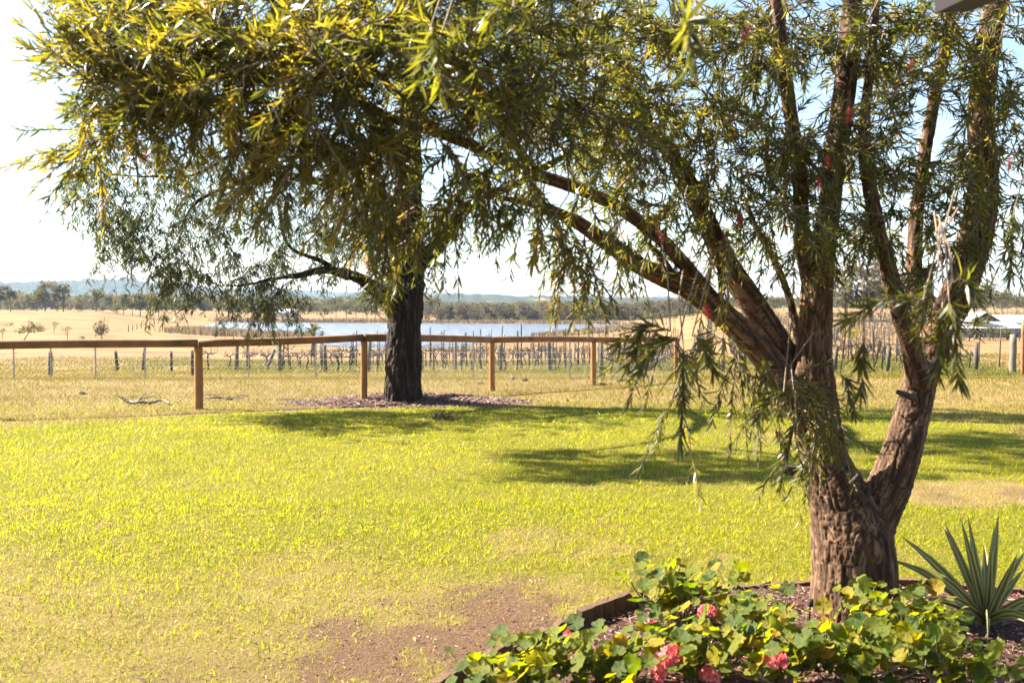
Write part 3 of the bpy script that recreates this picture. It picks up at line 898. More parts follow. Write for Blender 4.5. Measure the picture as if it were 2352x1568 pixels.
# red flower spikes
mb = MB()
for k in range(46):
    t = k / 46; a = k * 2.4
    d = np.array([math.cos(a), math.sin(a), .25 + RNG.normal() * .2]) * (.011 + .007 * math.sin(t * PI))
    p = np.array([0, 0, -.06 * t])
    V, F = tube(np.array([p, p + d]), [.0013, .0007], 3, False); mb.add(V, F, random.random())
V, F = tube(np.array([(0, 0, .01), (0, 0, -.062)]), [.002, .0015], 4); mb.add(V, F, 0)
brush = mb.mesh('flower_spike', M['red_brush'])
for (px, py, D) in [(1340, 645, 4.5), (455, 60, 4.0), (470, 50, 4.1), (300, 320, 4.3), (340, 350, 4.3), (705, 400, 4.2), (925, 460, 4.2), (845, 590, 4.3), (1240, 488, 4.4), (1510, 525, 4.7), (1700, 490, 4.9), (790, 10, 4.0),
                    (1110, 60, 3.9), (265, 70, 4.2), (1880, 410, 4.7), (2180, 790, 3.6), (1900, 360, 4.7), (2320, 365, 4.9), (2095, 140, 5.0), (690, 280, 4.2), (1720, 60, 4.8), (1950, 250, 4.9), (560, 130, 4.0), (1620, 700, 4.6)]:
    f = under(obj('flower_spike', brush, None, at(px, py, D)), bb)
    f.rotation_euler = (random.uniform(-.5, .5), random.uniform(-.5, .5), random.uniform(0, 6)); f.scale = [random.uniform(.8, 1.25)] * 3

# ---- the dark gum by the fence
TB = ground_at(925, 925)
GD = float(TB[1]) + .3
print('gum base', TB)
GUM = [limb(l) for l in [
    [(925, 945, 118, GD), (926, 915, 92, GD), (926, 860, 84, GD), (928, 780, 80, GD), (932, 700, 80, GD), (935, 620, 78, GD), (936, 560, 72, GD), (936, 490, 62, GD), (938, 420, 56, GD), (942, 340, 52, GD), (945, 240, 46, GD), (940, 100, 40, GD), (930, -80, 34, GD), (920, -300, 24, GD), (915, -520, 12, GD)],
    [(920, 730, 60, GD), (895, 695, 42, GD), (865, 665, 34, GD), (825, 640, 28, GD - .3), (785, 627, 24, GD - .6), (740, 620, 20, GD - .9), (690, 632, 15, GD - 1.2), (630, 640, 11, GD - 1.5), (560, 655, 8, GD - 1.8), (500, 655, 5, GD - 2)],
    [(945, 620, 50, GD), (985, 585, 40, GD), (1020, 545, 34, GD), (1060, 492, 30, GD), (1110, 455, 24, GD + .2), (1190, 420, 20, GD + .3), (1290, 360, 16, GD + .4), (1420, 270, 10, GD + .4)],
    [(935, 520, 44, GD), (880, 450, 30, GD - .3), (800, 430, 26, GD - .7), (720, 415, 20, GD - 1.1), (610, 400, 16, GD - 1.6), (520, 430, 12, GD - 2), (450, 465, 9, GD - 2.3), (420, 510, 6, GD - 2.5)],
    [(790, 628, 16, GD - .6), (740, 600, 12, GD - .8), (660, 560, 10, GD - 1.1), (640, 450, 9, GD - 1.3), (630, 300, 9, GD - 1.5), (600, 150, 7, GD - 1.8)],
    [(940, 360, 40, GD), (850, 250, 30, GD - .6), (740, 160, 24, GD - 1.5), (600, 90, 18, GD - 2.6), (430, 50, 13, GD - 3.6), (260, 60, 8, GD - 4.4)],
    [(942, 280, 36, GD), (1040, 150, 28, GD - .3), (1150, 40, 22, GD - .6), (1290, -80, 15, GD - .8)],
    [(940, 160, 34, GD), (820, -20, 26, GD - 1.2), (650, -160, 18, GD - 2.6), (460, -260, 12, GD - 4)],
    [(936, 60, 32, GD), (960, -150, 24, GD + .8), (1000, -350, 14, GD + 1.4)],
    [(720, 415, 14, GD - 1.1), (600, 330, 12, GD - 1.6), (450, 400, 9, GD - 2.2), (330, 405, 7, GD - 2.7), (240, 400, 5, GD - 3)],
]]
gum = empty('gum_tree', (float(TB[0]), GD, float(TB[2])), 'gum tree with thick black furrowed trunk and drooping leaves in front of the rail fence', 'tree')
under(obj('trunk', trunk_mesh('gum_trunk', GUM, .024, M['bark_black'], .045, 9, .14)), gum)
GBLOB = [
    (190, 420, -2.6, 70, 60, 1, 22), (250, 470, -2.4, 90, 70, 1, 30), (290, 560, -2.2, 70, 60, .8, 22), (370, 470, -2.0, 100, 80, 1.2, 34), (380, 600, -2.0, 80, 60, .8, 26), (420, 660, -1.9, 70, 40, .7, 18),
    (480, 530, -1.8, 90, 80, 1.2, 34), (500, 640, -1.7, 80, 50, .8, 22), (590, 470, -1.4, 100, 80, 1.2, 34), (620, 620, -1.4, 80, 50, .7, 20), (600, 690, -1.5, 60, 40, .5, 16), (650, 700, -1.4, 60, 40, .5, 14), (700, 520, -1.0, 90, 80, 1.2, 34),
    (720, 630, -.9, 60, 30, .5, 10), (790, 560, -.6, 70, 60, .8, 22), (810, 470, -.6, 90, 70, 1, 28), (880, 520, -.3, 50, 60, .6, 16), (870, 660, -.3, 40, 40, .4, 10), (985, 590, -.1, 45, 50, .4, 12), (930, 560, -.45, 50, 40, .2, 12), (1000, 520, 0, 50, 50, .5, 10),
    (1060, 520, 0, 50, 50, .5, 8), (880, 400, -.4, 100, 60, 1, 24), (720, 390, -1.2, 110, 60, 1.4, 30), (560, 370, -1.8, 110, 60, 1.4, 28), (400, 370, -2.5, 110, 60, 1.4, 26), (230, 350, -3, 90, 60, 1.2, 18),
    # behind the near crown and above the picture; these throw the shade on the lawn
    (330, 130, -6.2, 130, 60, .7, 40), (520, 90, -6.1, 150, 60, .7, 44), (700, 70, -6.0, 120, 60, .7, 30), (700, -480, -3, 260, 200, 2.5, 60), (950, -560, 0, 260, 200, 2.5, 60), (1150, -480, 2, 240, 200, 2.5, 46), (800, -700, -1, 300, 140, 2.5, 40),
    (1150, -260, .5, 260, 160, 2.6, 60), (1300, -420, 1.5, 260, 160, 2.6, 60), (1000, -650, 1, 260, 140, 3, 60), (1250, 60, .8, 200, 120, 2, 40),
    (300, 200, -3.5, 200, 130, 2, 44), (550, 180, -2.5, 220, 150, 2.2, 50), (800, 200, -1.2, 220, 150, 2.2, 40), (1080, 250, 0, 200, 130, 2, 34), (1300, 280, .4, 140, 100, 1.5, 20),
    (300, -60, -4.6, 260, 130, 2, 60), (550, -100, -3, 260, 160, 2.4, 50), (800, -150, -1.5, 260, 200, 2.6, 46), (1080, -150, 0, 260, 200, 2.6, 40), (420, -260, -5.2, 220, 100, 1.3, 30), (700, -380, -2, 260, 140, 2.4, 34), (980, -420, 0, 260, 140, 2.6, 30),
]
cl = []
for (px, py, dd, rx, ry, rd, n) in GBLOB:
    u = rand_dirs(n) * (RNG.random((n, 1)) ** .4)
    for q in u:
        cl.append(at(px + q[0] * rx, py + q[2] * ry - 10, GD + dd + q[1] * rd))
cl = np.array(cl)
SX, SY = cl[:, 0] + 1.043 * cl[:, 2], cl[:, 1] - .38 * cl[:, 2]
ly = 700 - FPX * (cl[:, 2] - EYE) / cl[:, 1]
shade = ((SY > 14.9) & (SY < 17.0) & (SX < 8)) | ((SY > 9.5) & (SY < 11.4) & (SX > .2) & (SX < 4.6)) | ((SX > 3.9) & (SY > 8.8) & (SY < 21) & (vnoise(np.stack([SX * .25, SY * 1.5, SX * 0], -1)) > .34))
cl = cl[(ly > 300) | shade]
pts, rad = skeleton_tree(GUM, .2)
mb = MB()
tips = grow(np.concatenate(pts), np.concatenate(rad), cl, mb, .016, 4, .12, .10)
LP, LD, LN = [], [], []
for tip, td in tips:
    for k in range(2 if tip[2] < 5.0 else 9):
        d = norm(td * .5 + rand_dirs(1)[0] * .8 + np.array([0, 0, -.2]))
        L = .25 + RNG.random() * .35
        s = np.linspace(0, 1, 6)[:, None]
        P = tip + d * L * .8 * s + np.array([0, 0, -.55]) * L * s * s
        V, F = tube(P, np.linspace(.005, .002, 6), 3, False); mb.add(V, F)
        n = 22
        t = (RNG.random(n) ** .8) * 4.999; i0 = t.astype(int); f = (t - i0)[:, None]
        LP.append(P[i0] * (1 - f) + P[i0 + 1] * f + RNG.normal(size=(n, 3)) * .012)
        h = rand_dirs(n); h[:, 2] = -.5 - RNG.random(n) * .9
        LD.append(h); LN.append(rand_dirs(n))
LP, LD, LN = map(np.concatenate, (LP, LD, LN)); n = len(LP)
under(mb.build('branches', M['twig_dark']), gum)
LLg = .09 + RNG.random(n) * .06
dv = LP - np.array([0, 0, EYE]); sx = 1176 + FPX * dv[:, 0] / dv[:, 1]; sy = 700 - FPX * dv[:, 2] / dv[:, 1]
big = np.argsort(np.where((sx > 130) & (sx < 900) & (sy > 420) & (sy < 760), dv[:, 1] / LLg * .1, 999))[:220]
V, F, A = leaves(LP, LD, LN, LLg, .013 + RNG.random(n) * .007, RNG.normal(size=n) * .25, np.clip(.45 + RNG.normal(size=n) * .22, 0, 1))
tag(under(obj('foliage', mesh_of('gum_foliage', V, F, M['gum_leaf'], True, {'rnd': A})), gum), kind='stuff')
print('leaves', len(LR), n)


# ------------------------------------------------------------------ fence, posts, vineyard
fence = empty('rail_fence', (-2.0, 19.8, 0), 'brown post and rail fence with wire netting running past the dark gum tree', 'fence')
FP = [ground_at(x, y) for x, y in ((457, 940), (836, 917), (1130, 898), (1363, 885), (1552, 870))]
FP = [FP[0] + (FP[0] - FP[1]) * np.array([1, 1, 0]) * 1.22] + FP
FP = [FP[0] + (FP[0] - FP[1])] + FP
print('posts', [tuple(np.round(p, 2)) for p in FP])
PH = 1.10
for p in FP:
    z0 = g1(p[0], p[1])
    zs = np.array([-.3, 0, .3, .6, PH - .10, PH - .065])
    r = .064 + RNG.normal() * .003
    P = np.stack([p[0] + RNG.normal(size=6) * .004, p[1] + RNG.normal(size=6) * .004, z0 + zs], -1)
    V, F = tube(P, [r, r, r, r, r, r * .97], 16)
    under(obj('post', mesh_of('post', V, F, M['post_wood'])), fence)
for a, b1 in zip(FP[:-1], FP[1:]):
    za, zb = g1(a[0], a[1]) + PH, g1(b1[0], b1[1]) + PH
    t = np.linspace(0.003, .997, 9)
    P = np.stack([a[0] + (b1[0] - a[0]) * t, a[1] + (b1[1] - a[1]) * t, za + (zb - za) * t + np.sin(t * PI) * .012 * random.choice([-1, 1])], -1)
    V, F = tube(P, np.linspace(.070, .066, 9) * random.uniform(.96, 1.04), 16)
    under(obj('rail', mesh_of('rail', V, F, M['rail_wood'])), fence)
# netting of crossing wires behind the posts
mb = MB()
for a, b1 in zip(FP[:-1], FP[1:]):
    dirv = norm((b1 - a) * np.array([1, 1, 0])); nrm = np.array([-dirv[1], dirv[0], 0]); L = np.linalg.norm((b1 - a)[:2])
    base = a + nrm * .072; za, zb = g1(a[0], a[1]), g1(b1[0], b1[1])
    H = .95; k = -H
    def pt(s, h): return np.array([base[0] + dirv[0] * s, base[1] + dirv[1] * s, za + (zb - za) * s / L + .02 + h])
    while k < L:
        for sgn in (1, -1):
            s0, s1 = (k, k + H) if sgn > 0 else (k + H, k)
            h0, h1 = 0, H
            lo, hi = min(s0, s1), max(s0, s1)
            def clipt(s): return np.clip(s, 0, L)
            c0, c1 = clipt(s0), clipt(s1)
            if abs(c1 - c0) < .02: continue
            f0 = (c0 - s0) / (s1 - s0); f1 = (c1 - s0) / (s1 - s0)
            V, F = tube(np.array([pt(c0, h0 + (h1 - h0) * f0), pt(c1, h0 + (h1 - h0) * f1)]), .0011, 3, False); mb.add(V, F)
        k += .075
    for h in (0, .5, H):
        V, F = tube(np.array([pt(0, h), pt(L / 2, h), pt(L, h)]), .0018, 3, False); mb.add(V, F)
under(mb.build('wire_netting', M['wire']), fence)

# star pickets with four plain wires, a second fence beyond
pk = empty('wire_fence', (-4, 33, g1(-4, 33)), 'thin galvanised picket fence with plain wires in front of the vineyard', 'fence')
PKS = []
for px in (-130, 30, 115, 218, 332, 570, 725, 838, 965, 1087, 1309, 1450):
    p = np.array([(px - 1176) / FPX * 33.5, 33.5, 0]); p[2] = g1(p[0], p[1]); PKS.append(p)
    V, F = box(0, 0, .55, .052, .014, 1.4); V2, F2 = box(0, .018, .55, .014, .022, 1.4)
    m2 = MB(); m2.add(V, F); m2.add(V2, F2)
    under(obj('picket', m2.mesh('picket', M['steel'], False), None, p), pk)
mb = MB()
for h in (.38, .62, .85, 1.17):
    P = np.array([q + np.array([0, -.02, h]) for q in PKS]); V, F = tube(P, .007, 4, False); mb.add(V, F)
under(mb.build('wire', M['wire']), pk)
# strainer post with its leaning strut
p = ground_at(1437, 867); q = at(1528, 820, p[1] + .4)
tag(obj('strut', mesh_of('strut', *tube(np.array([p - [0, 0, .05], (p + q) / 2, q]), [.085, .08, .075], 12), M['pale_wood'])), 'pale round log leaning as a brace beside the last rail post', 'strut')


def old_post(px, py, top, w, lean=0.0, mat='old_wood', label='', cat='post', group=None):
    p = ground_at(px, py, 8); k = p[1] / FPX
    H = (py - top) * k; r = w * k / 2
    zs = np.linspace(-.25, H, 6)
    P = np.stack([p[0] + lean * zs, np.full(6, p[1]), p[2] + zs], -1) + RNG.normal(size=(6, 3)) * .006
    V, F = tube(P - p, np.linspace(r * 1.08, r * .95, 6), 10)
    return tag(obj('wooden_post', mesh_of('wooden_post', V, F, M[mat]), None, p), label, cat, group)


old_post(116, 861, 807, 9, 0, 'dark_wood', 'dark weathered post standing alone at the left end of the paddock')
old_post(269, 851, 806, 7, -.05, 'dark_wood', 'thin dark post leaning slightly at the edge of the green weeds')
old_post(328, 851, 800, 7, .1, 'old_wood', 'grey post leaning right beside a thin vine stake')
old_post(394, 853, 806, 6, 0, 'dark_wood', 'slim grey post left of the first big rail post')
old_post(443, 862, 804, 9, 0, 'dark_wood', 'stout dark post close behind the first big rail post')
old_post(612, 849, 803, 8, .42, 'pale_wood', 'pale post tilted strongly to the right among the vines')
old_post(1660, 854, 777, 11, 0, 'pale_wood', 'tall pale round post seen between the bottlebrush limbs')
old_post(2326, 856, 768, 15, .0, 'pale_wood', 'thick pale post on the dry grass at the right edge of the picture')
old_post(2349, 862, 735, 9, .0, 'rail_wood', 'reddish tall post beside the thick pale post at the picture edge')
old_post(1150, 853, 791, 9, -.02, 'old_wood', 'grey end post of the vine row just right of the third big rail post')
old_post(1263, 852, 784, 11, -.04, 'old_wood', 'broad grey brown end post with netting in front, midway between two rail posts')
old_post(1046, 850, 784, 8, 0, 'pale_wood', 'pale grey end post of a vine row right of the dark gum')

ROWDIR = norm(np.array([.2, 1.0, 0]))
def line_post():
    V, F = tube(np.array([(0, 0, -.2), (0, 0, .7), (.01, 0, 1.4), (.0, .01, 2.05)]), [.042, .038, .034, .032], 6); return V, F
post_me = mesh_of('trellis_post', *line_post(), M['dark_wood'])
pale_me = mesh_of('pale_trellis_post', *line_post(), M['old_wood'])
end_me = mesh_of('end_post', *tube(np.array([(0, 0, -.2), (.01, 0, .6), (0, .01, 1.32)]), [.10, .095, .09], 9), M['old_wood'])


def vine_mesh(seed):
    r = np.random.default_rng(seed); mb = MB()
    h = .62 + r.random() * .12
    P = np.array([(0, 0, -.05), (r.normal() * .04, r.normal() * .05, .2), (r.normal() * .06, r.normal() * .08, .42), (0, 0, h)])
    p, rr = resample(P, [.05, .038, .034, .032], .1)
    V, F = tube(p, rr, 6); mb.add(V, F)
    for s in (-1, 1):
        pts_ = [np.array([0, 0, h])]
        for k in range(1, 5):
            pts_.append(np.array([r.normal() * .04, s * k * .2, h + .06 + r.normal() * .05]))
        p, rr = resample(np.array(pts_), [.03, .026, .022, .018, .012], .1)
        V, F = tube(p, rr, 5); mb.add(V, F)
        for k in range(6):
            b0 = p[r.integers(2, len(p))]; L = .12 + r.random() * .3
            e = b0 + np.array([r.normal() * .12, r.normal() * .1, L * (.9 if r.random() < .75 else -.5)])
            V, F = tube(np.array([b0, (b0 + e) / 2 + r.normal(size=3) * .03, e]), [.012, .009, .006], 4, False); mb.add(V, F)
    return mb.mesh('grapevine', M['vine_bark'])


vmes = [vine_mesh(k) for k in range(6)]
ROWPX = [455, 540, 640, 745, 850, 950, 1046, 1150, 1263, 1380, 1490, 1600, 1710, 1815, 1920, 2030, 2140, 2250, 2350]
ROWLAB = ['vine row nearest the first big rail post, just left of the tilted pale post', 'vine row starting left of the tilted pale post', 'vine row starting right of the tilted pale post',
          'vine row ending midway between the tilted pale post and the second big rail post', 'vine row ending right behind the second big rail post', 'vine row mostly hidden behind the black gum trunk',
          'vine row that starts at the pale grey end post right of the gum', 'vine row that starts at the grey end post by the third big rail post', 'vine row that starts at the broad grey brown end post',
          'vine row ending just right of the fourth big rail post', 'vine row behind the leaning pale brace', 'vine row behind the last big rail post at the end of the rail', 'vine row right of the tall pale round post',
          'vine row behind the left foot of the bottlebrush limbs', 'vine row just right of the main bottlebrush stem', 'vine row between the main stem and the right fork', 'vine row right behind the right fork of the bottlebrush',
          'vine row left of the two posts at the picture edge', 'vine row at the right edge of the picture behind the thick pale post']
nv = 0
for ri, px in enumerate(ROWPX):
    x0 = (px - 1176) / FPX * 47.0; y0 = 47.0 + RNG.normal() * .3
    length = 30 if px < 600 else (38 if px < 1200 else 46)
    row = empty('trellis_row', (x0, y0, g1(x0, y0)), ROWLAB[ri], 'trellis', 'vineyard trellis rows')
    s = 0.0; tops = []
    while s < length:
        x, y = x0 + ROWDIR[0] * s, y0 + ROWDIR[1] * s; z = g1(x, y)
        me = end_me if s == 0 else (pale_me if px > 1500 else post_me)
        if not (s == 0 and px in (1046, 1150, 1263)):
            o = under(obj('post', me, None, (x, y, z)), row)
            o.rotation_euler = (RNG.normal() * .03, RNG.normal() * .04, RNG.random() * 6); k = random.uniform(.85, 1.12); o.scale = (1, 1, k)
        tops.append((x, y, z)); s += 5.2 if px < 1500 else 4.0
    mb = MB(); T = np.array(tops)
    for h in (.45, .82, 1.2):
        V, F = tube(T + np.array([0, 0, h]), .006 if h > .5 else .010, 3, False); mb.add(V, F)
    under(mb.build('wire', M['dark_wood']), row)
    s = 1.2
    while s < length and nv < 290:
        x, y = x0 + ROWDIR[0] * s + RNG.normal() * .05, y0 + ROWDIR[1] * s
        o = obj('grapevine', vmes[nv % 6], None, (x, y, g1(x, y)))
        o.rotation_euler = (0, 0, -.2 + (PI if nv % 2 else 0)); k = random.uniform(.85, 1.25); o.scale = (k, k, k)
        tag(o, 'bare pruned dark grapevine in the winter vineyard behind the fence', 'grapevine', 'grapevines in the vineyard rows'); nv += 1
        s += 2.1 if s < 16 else 3.0
print('vines', nv)
# the vineyard on the far rise: rows that read as one mass
mb = MB()
for k in range(24):
    x0 = 20 + k * 2.6
    for s in np.arange(0, 70, 2.2):
        x, y = x0 + .2 * s, 100 + s
        z = g1(x, y)
        V, F = tube(np.array([(x, y, z - .1), (x + RNG.normal() * .05, y, z + 1.25 + RNG.random() * .3)]), .026, 4, False); mb.add(V, F)
        for q in range(3):
            a0 = np.array([x + RNG.normal() * .1, y + RNG.random() * 2, z + .75]); V, F = tube(np.array([a0 - [0, 0, .75], a0, a0 + RNG.normal(size=3) * .4]), .035, 3, False); mb.add(V, F)
tag(mb.build('distant_vines', M['old_wood']), kind='stuff')


# ------------------------------------------------------------------ trees at a distance
def crown_tris(lobes, n, size, r):
    """leaf clumps spread through several lobes (x, y, z, rx, rz)"""
    w = np.array([l[3] ** 2 * l[4] for l in lobes]); w /= w.sum()
    k = r.choice(len(lobes), n, p=w); Lb = np.array(lobes)[k]
    u = norm(r.normal(size=(n, 3))) * (r.random((n, 1)) ** .38)
    P = Lb[:, :3] + u * Lb[:, [3, 3, 4]]
    ntri = 3
    V = (P[:, None, :] + r.normal(size=(n, ntri, 3)) * size * .62)
    keep = V.reshape(-1, 3); F = np.arange(n * 3).reshape(-1, 3)
    rn = np.clip(.5 + r.normal(size=n) * .22 + (k % 3 - 1) * .08, 0, 1)
    return keep, F, np.repeat(rn, 3)


def tree_mesh(seed, kind):
    """trunk and crown for a tree one unit high"""
    r = np.random.default_rng(seed); tb = MB()
    if kind == 'gum':
        lobes = [(r.normal() * .12, r.normal() * .12, .42 + r.random() * .45, .11 + r.random() * .09, .07 + r.random() * .07) for _ in range(13)]; n = 640; th = .5; size = .045
    elif kind == 'round':
        lobes = [(r.normal() * .16, r.normal() * .16, .45 + r.random() * .35, .16 + r.random() * .08, .13 + r.random() * .06) for _ in range(10)]; n = 520; th = .35; size = .05
    elif kind == 'cone':
        lobes = [(r.normal() * .03, r.normal() * .03, z, .22 * (1.05 - z), .09) for z in np.linspace(.12, .93, 10)]; n = 460; th = .6; size = .05
    elif kind == 'sheoak':
        lobes = [(r.normal() * .09, r.normal() * .09, (.1 + .7 * q_ / 11), .10 + r.random() * .08, .14 + r.random() * .08) for q_ in range(12)]; n = 560; th = .4; size = .045
    elif kind == 'lean':
        lobes = [(r.normal() * .34 + .05, r.normal() * .3, .42 + r.random() * .4, .16 + r.random() * .08, .11 + r.random() * .06) for _ in range(11)]; n = 520; th = .4; size = .05
    elif kind == 'sparse':
        lobes = [(r.normal() * .17, r.normal() * .17, .55 + r.random() * .3, .14, .1) for _ in range(8)]; n = 190; th = .5; size = .04
    else:                                                            # bush
        lobes = [(r.normal() * .2, r.normal() * .2, .25 + r.random() * .45, .24 + r.random() * .1, .2 + r.random() * .06) for _ in range(9)]; n = 460; th = .2; size = .07
    lean = .25 if kind == 'lean' else r.normal() * .04
    P = np.array([(-lean * .6, 0, -.05), (-lean * .3, 0, th * .5), (0, 0, th), (r.normal() * .02, r.normal() * .02, .86)])
    p, rr = resample(P, [.022, .018, .013, .004], .1)
    V, F = tube(p, rr, 6); tb.add(V, F)
    for l in lobes[:7]:
        a0 = p[min(len(p) - 1, int(len(p) * (.35 + .3 * r.random())))]
        e = np.array(l[:3]); V, F = tube(np.array([a0, (a0 + e) / 2 + [0, 0, .02], e]), [.010, .007, .003], 4, False); tb.add(V, F)
    V, F, A = crown_tris(lobes, n, size, r)
    V[:, 2] *= 1.0 / np.percentile(V[:, 2], 98.5)
    if kind in ('sheoak', 'bush', 'cone'): V[:, 2] = np.maximum(V[:, 2], 0)
    return tb.mesh('trunk', M['bark_grey']), (V, F, A)


KINDS = {}
def variant(kind, k, leaf):
    key = (kind, k, leaf)
    if key not in KINDS:
        t, (V, F, A) = tree_mesh(hash((kind, k)) % 9999 if False else (sum(map(ord, kind)) * 7 + k * 131), kind)
        KINDS[key] = (t, mesh_of('crown', V, F, M[leaf], False, {'rnd': A}))
    return KINDS[key]


def far_tree(name, p, h, kind, k, leaf, label, cat='tree', group=None, wide=1.0):
    t, c = variant(kind, k, leaf)
    e = empty(name, p, label, cat, group)
    e.scale = (h * wide, h * wide, h); e.rotation_euler = (0, 0, random.uniform(0, 6) if kind != 'lean' else 0)
    for nm, me in (('trunk', t), ('crown', c)):
        o = obj(nm, me, e)
        if nm == 'crown': o['kind'] = 'thing'
    return e


def crop1(cx, cy): return cx * .3385, 612.5 + cy * .3385


def gtree(cx, base, top, kind, k, leaf, label, wide=1.0, name='gum_tree', cat='tree', group=None, Y=None):
    px, pb = crop1(cx, base); _, pt_ = crop1(cx, top)
    if Y is None:
        p = ground_at(px, pb, 8)
    else:
        x = (px - 1176) / FPX * Y; p = np.array([x, Y, g1(x, Y)])
    h = (pb - pt_) / FPX * p[1]
    return far_tree(name, tuple(p), h, kind, k, leaf, label, cat, group, wide)


gtree(2, 300, 125, 'gum', 1, 'far_leaf', 'tall gum cut by the left edge of the picture on the paddock skyline', 1.0, Y=248)
gtree(72, 312, 140, 'gum', 2, 'far_leaf', 'slim gum second from the left edge on the paddock skyline', 1.0, Y=250)
gtree(250, 312, 165, 'round', 3, 'far_leaf', 'round dense tree with bare fork left of the tallest skyline gum', 1.0, 'round_tree', Y=250)
gtree(308, 310, 105, 'gum', 4, 'far_leaf', 'tallest slender gum on the paddock skyline, beside the round tree', 1.0, Y=251)
gtree(390, 312, 150, 'gum', 5, 'far_leaf', 'narrow gum forming the left half of the skyline pair', .8, Y=250)
gtree(432, 312, 120, 'gum', 6, 'far_leaf', 'taller bushy gum forming the right half of the skyline pair', 1.0, Y=250)
gtree(535, 316, 245, 'bush', 1, 'grey_leaf', 'low dark shrub on the skyline between the gum pair and the lone gum', 1.0, 'shrub', 'shrub', Y=247)
gtree(655, 325, 165, 'gum', 7, 'far_leaf', 'lone upright gum with bare straight stem in the middle of the skyline', 1.1, Y=245)
for q, (cx_, top, k, lab) in enumerate([(840, 200, 1, 'leftmost tree of the dense clump at the end of the paddock skyline'), (900, 215, 2, 'low tree second in the dense clump at the paddock end'),
                                        (955, 180, 3, 'broad tree in the middle of the dense clump at the paddock end'), (1020, 172, 4, 'tallest tree of the dense clump at the paddock end'), (1078, 195, 5, 'rightmost tree of the dense clump, behind hanging gum leaves')]):
    gtree(cx_, 328, top, 'round' if q % 2 else 'gum', k, 'far_leaf', lab, 1.1, Y=246)
for q, (cx_, base, top, lab) in enumerate([(700, 330, 275, 'smallest pale shrub along the paddock fence line'), (790, 334, 262, 'yellow green shrub below the dense clump of trees'), (1130, 340, 285, 'grey shrub by the dark bank above the lake end')]):
    gtree(cx_, base, top, 'bush', 2 + q, 'bright_leaf' if q == 1 else 'grey_leaf', lab, 1.1, 'shrub', 'shrub', Y=238)
gtree(190, 502, 375, 'lean', 2, 'bright_leaf', 'wide leaning yellow green tree low on the golden paddock', 1.8, 'leaning_tree', Y=112)
gtree(14, 505, 410, 'sparse', 2, 'far_leaf', 'small sapling at the left edge just above the rail', .9, 'sapling', 'sapling', Y=112)
gtree(365, 462, 378, 'sparse', 3, 'bright_leaf', 'thin see-through sapling standing behind on the golden paddock', 1.0, 'sapling', 'sapling', Y=140)
gtree(455, 498, 400, 'sparse', 5, 'far_leaf', 'small dark sapling between the leaning tree and the round grey tree', 1.1, 'sapling', 'sapling', Y=115)
gtree(690, 482, 348, 'bush', 8, 'grey_leaf', 'round dense grey tree alone on the golden paddock', .8, 'round_tree', Y=122)
gtree(1465, 470, 368, 'cone', 2, 'grey_leaf', 'small conical she-oak standing at the near shore of the lake', .85, 'conical_tree', Y=143)
gtree(560, 485, 460, 'bush', 3, 'grey_leaf', 'low dark bush at the foot of the golden paddock', 1.6, 'shrub', 'shrub', Y=118)
gtree(1380, 465, 432, 'bush', 5, 'bright_leaf', 'small green bush on the lake shore left of the conical tree', 1.0, 'shrub', 'shrub', Y=160)

# far bank of the lake: the front rank, tree by tree
r = np.random.default_rng(5)
for k, px in enumerate(np.linspace(985, 1640, 44)):
    Y = 286 + r.random() * 10; x = (px + r.normal() * 4 - 1176) / FPX * Y
    far_tree('she_oak', (x, Y, g1(x, Y)), 4.3 + r.random() * 1.5, 'sheoak', k % 6, 'grey_leaf', 'grey brown she-oak in the dense rank along the far shore', 'tree', 'she-oaks along the far shore', 1.5)
for k, px in enumerate([745, 772, 796, 818, 842, 862]):
    Y = 318 + r.random() * 8; x = (px - 1176) / FPX * Y
    far_tree('gum_tree', (x, Y, g1(x, Y)), 4.4 + r.random() * 1.4, 'round', k % 4, 'far_leaf', ['leftmost dark round tree behind the far reeds, below the hanging gum leaves', 'second dark round tree behind the far reeds', 'third of the dark round trees behind the far reeds', 'fourth dark round tree behind the far reeds', 'fifth dark round tree, next to the one by the gum limb', 'dark round tree behind the reeds, nearest the left of the gum trunk'][k], 'tree', 'round trees behind the far reeds', 1.1)
for k, (px, hh) in enumerate([(1058, 2.0), (1122, 2.0), (1150, 1.6), (1204, 1.6), (1258, 1.9), (1336, 1.7), (1452, 1.5)]):
    Y = 281; x = (px - 1176) / FPX * Y
    far_tree('shrub', (x, Y, g1(x, Y)), hh, 'bush', k % 3, 'bright_leaf', ['pale green shrub on the far bank closest to the gum trunk', 'pale shrub on the far bank above the third rail post', 'small pale shrub right of the one above the third rail post', 'pale shrub in the middle of the far bank row', 'pale shrub on the far bank above the broad end post', 'pale shrub on the far bank left of the last one', 'last pale shrub on the far bank, by the right end of the lake'][k], 'shrub', 'pale shrubs on the far bank', 1.1)
# trees on the right
def ptree(px, base, top, Y, kind, k, leaf, label, wide=1.0, name='gum_tree', cat='tree', group=None):
    x = (px - 1176) / FPX * Y
    return far_tree(name, (x, Y, g1(x, Y)), (base - top) / FPX * Y, kind, k, leaf, label, cat, group, wide)


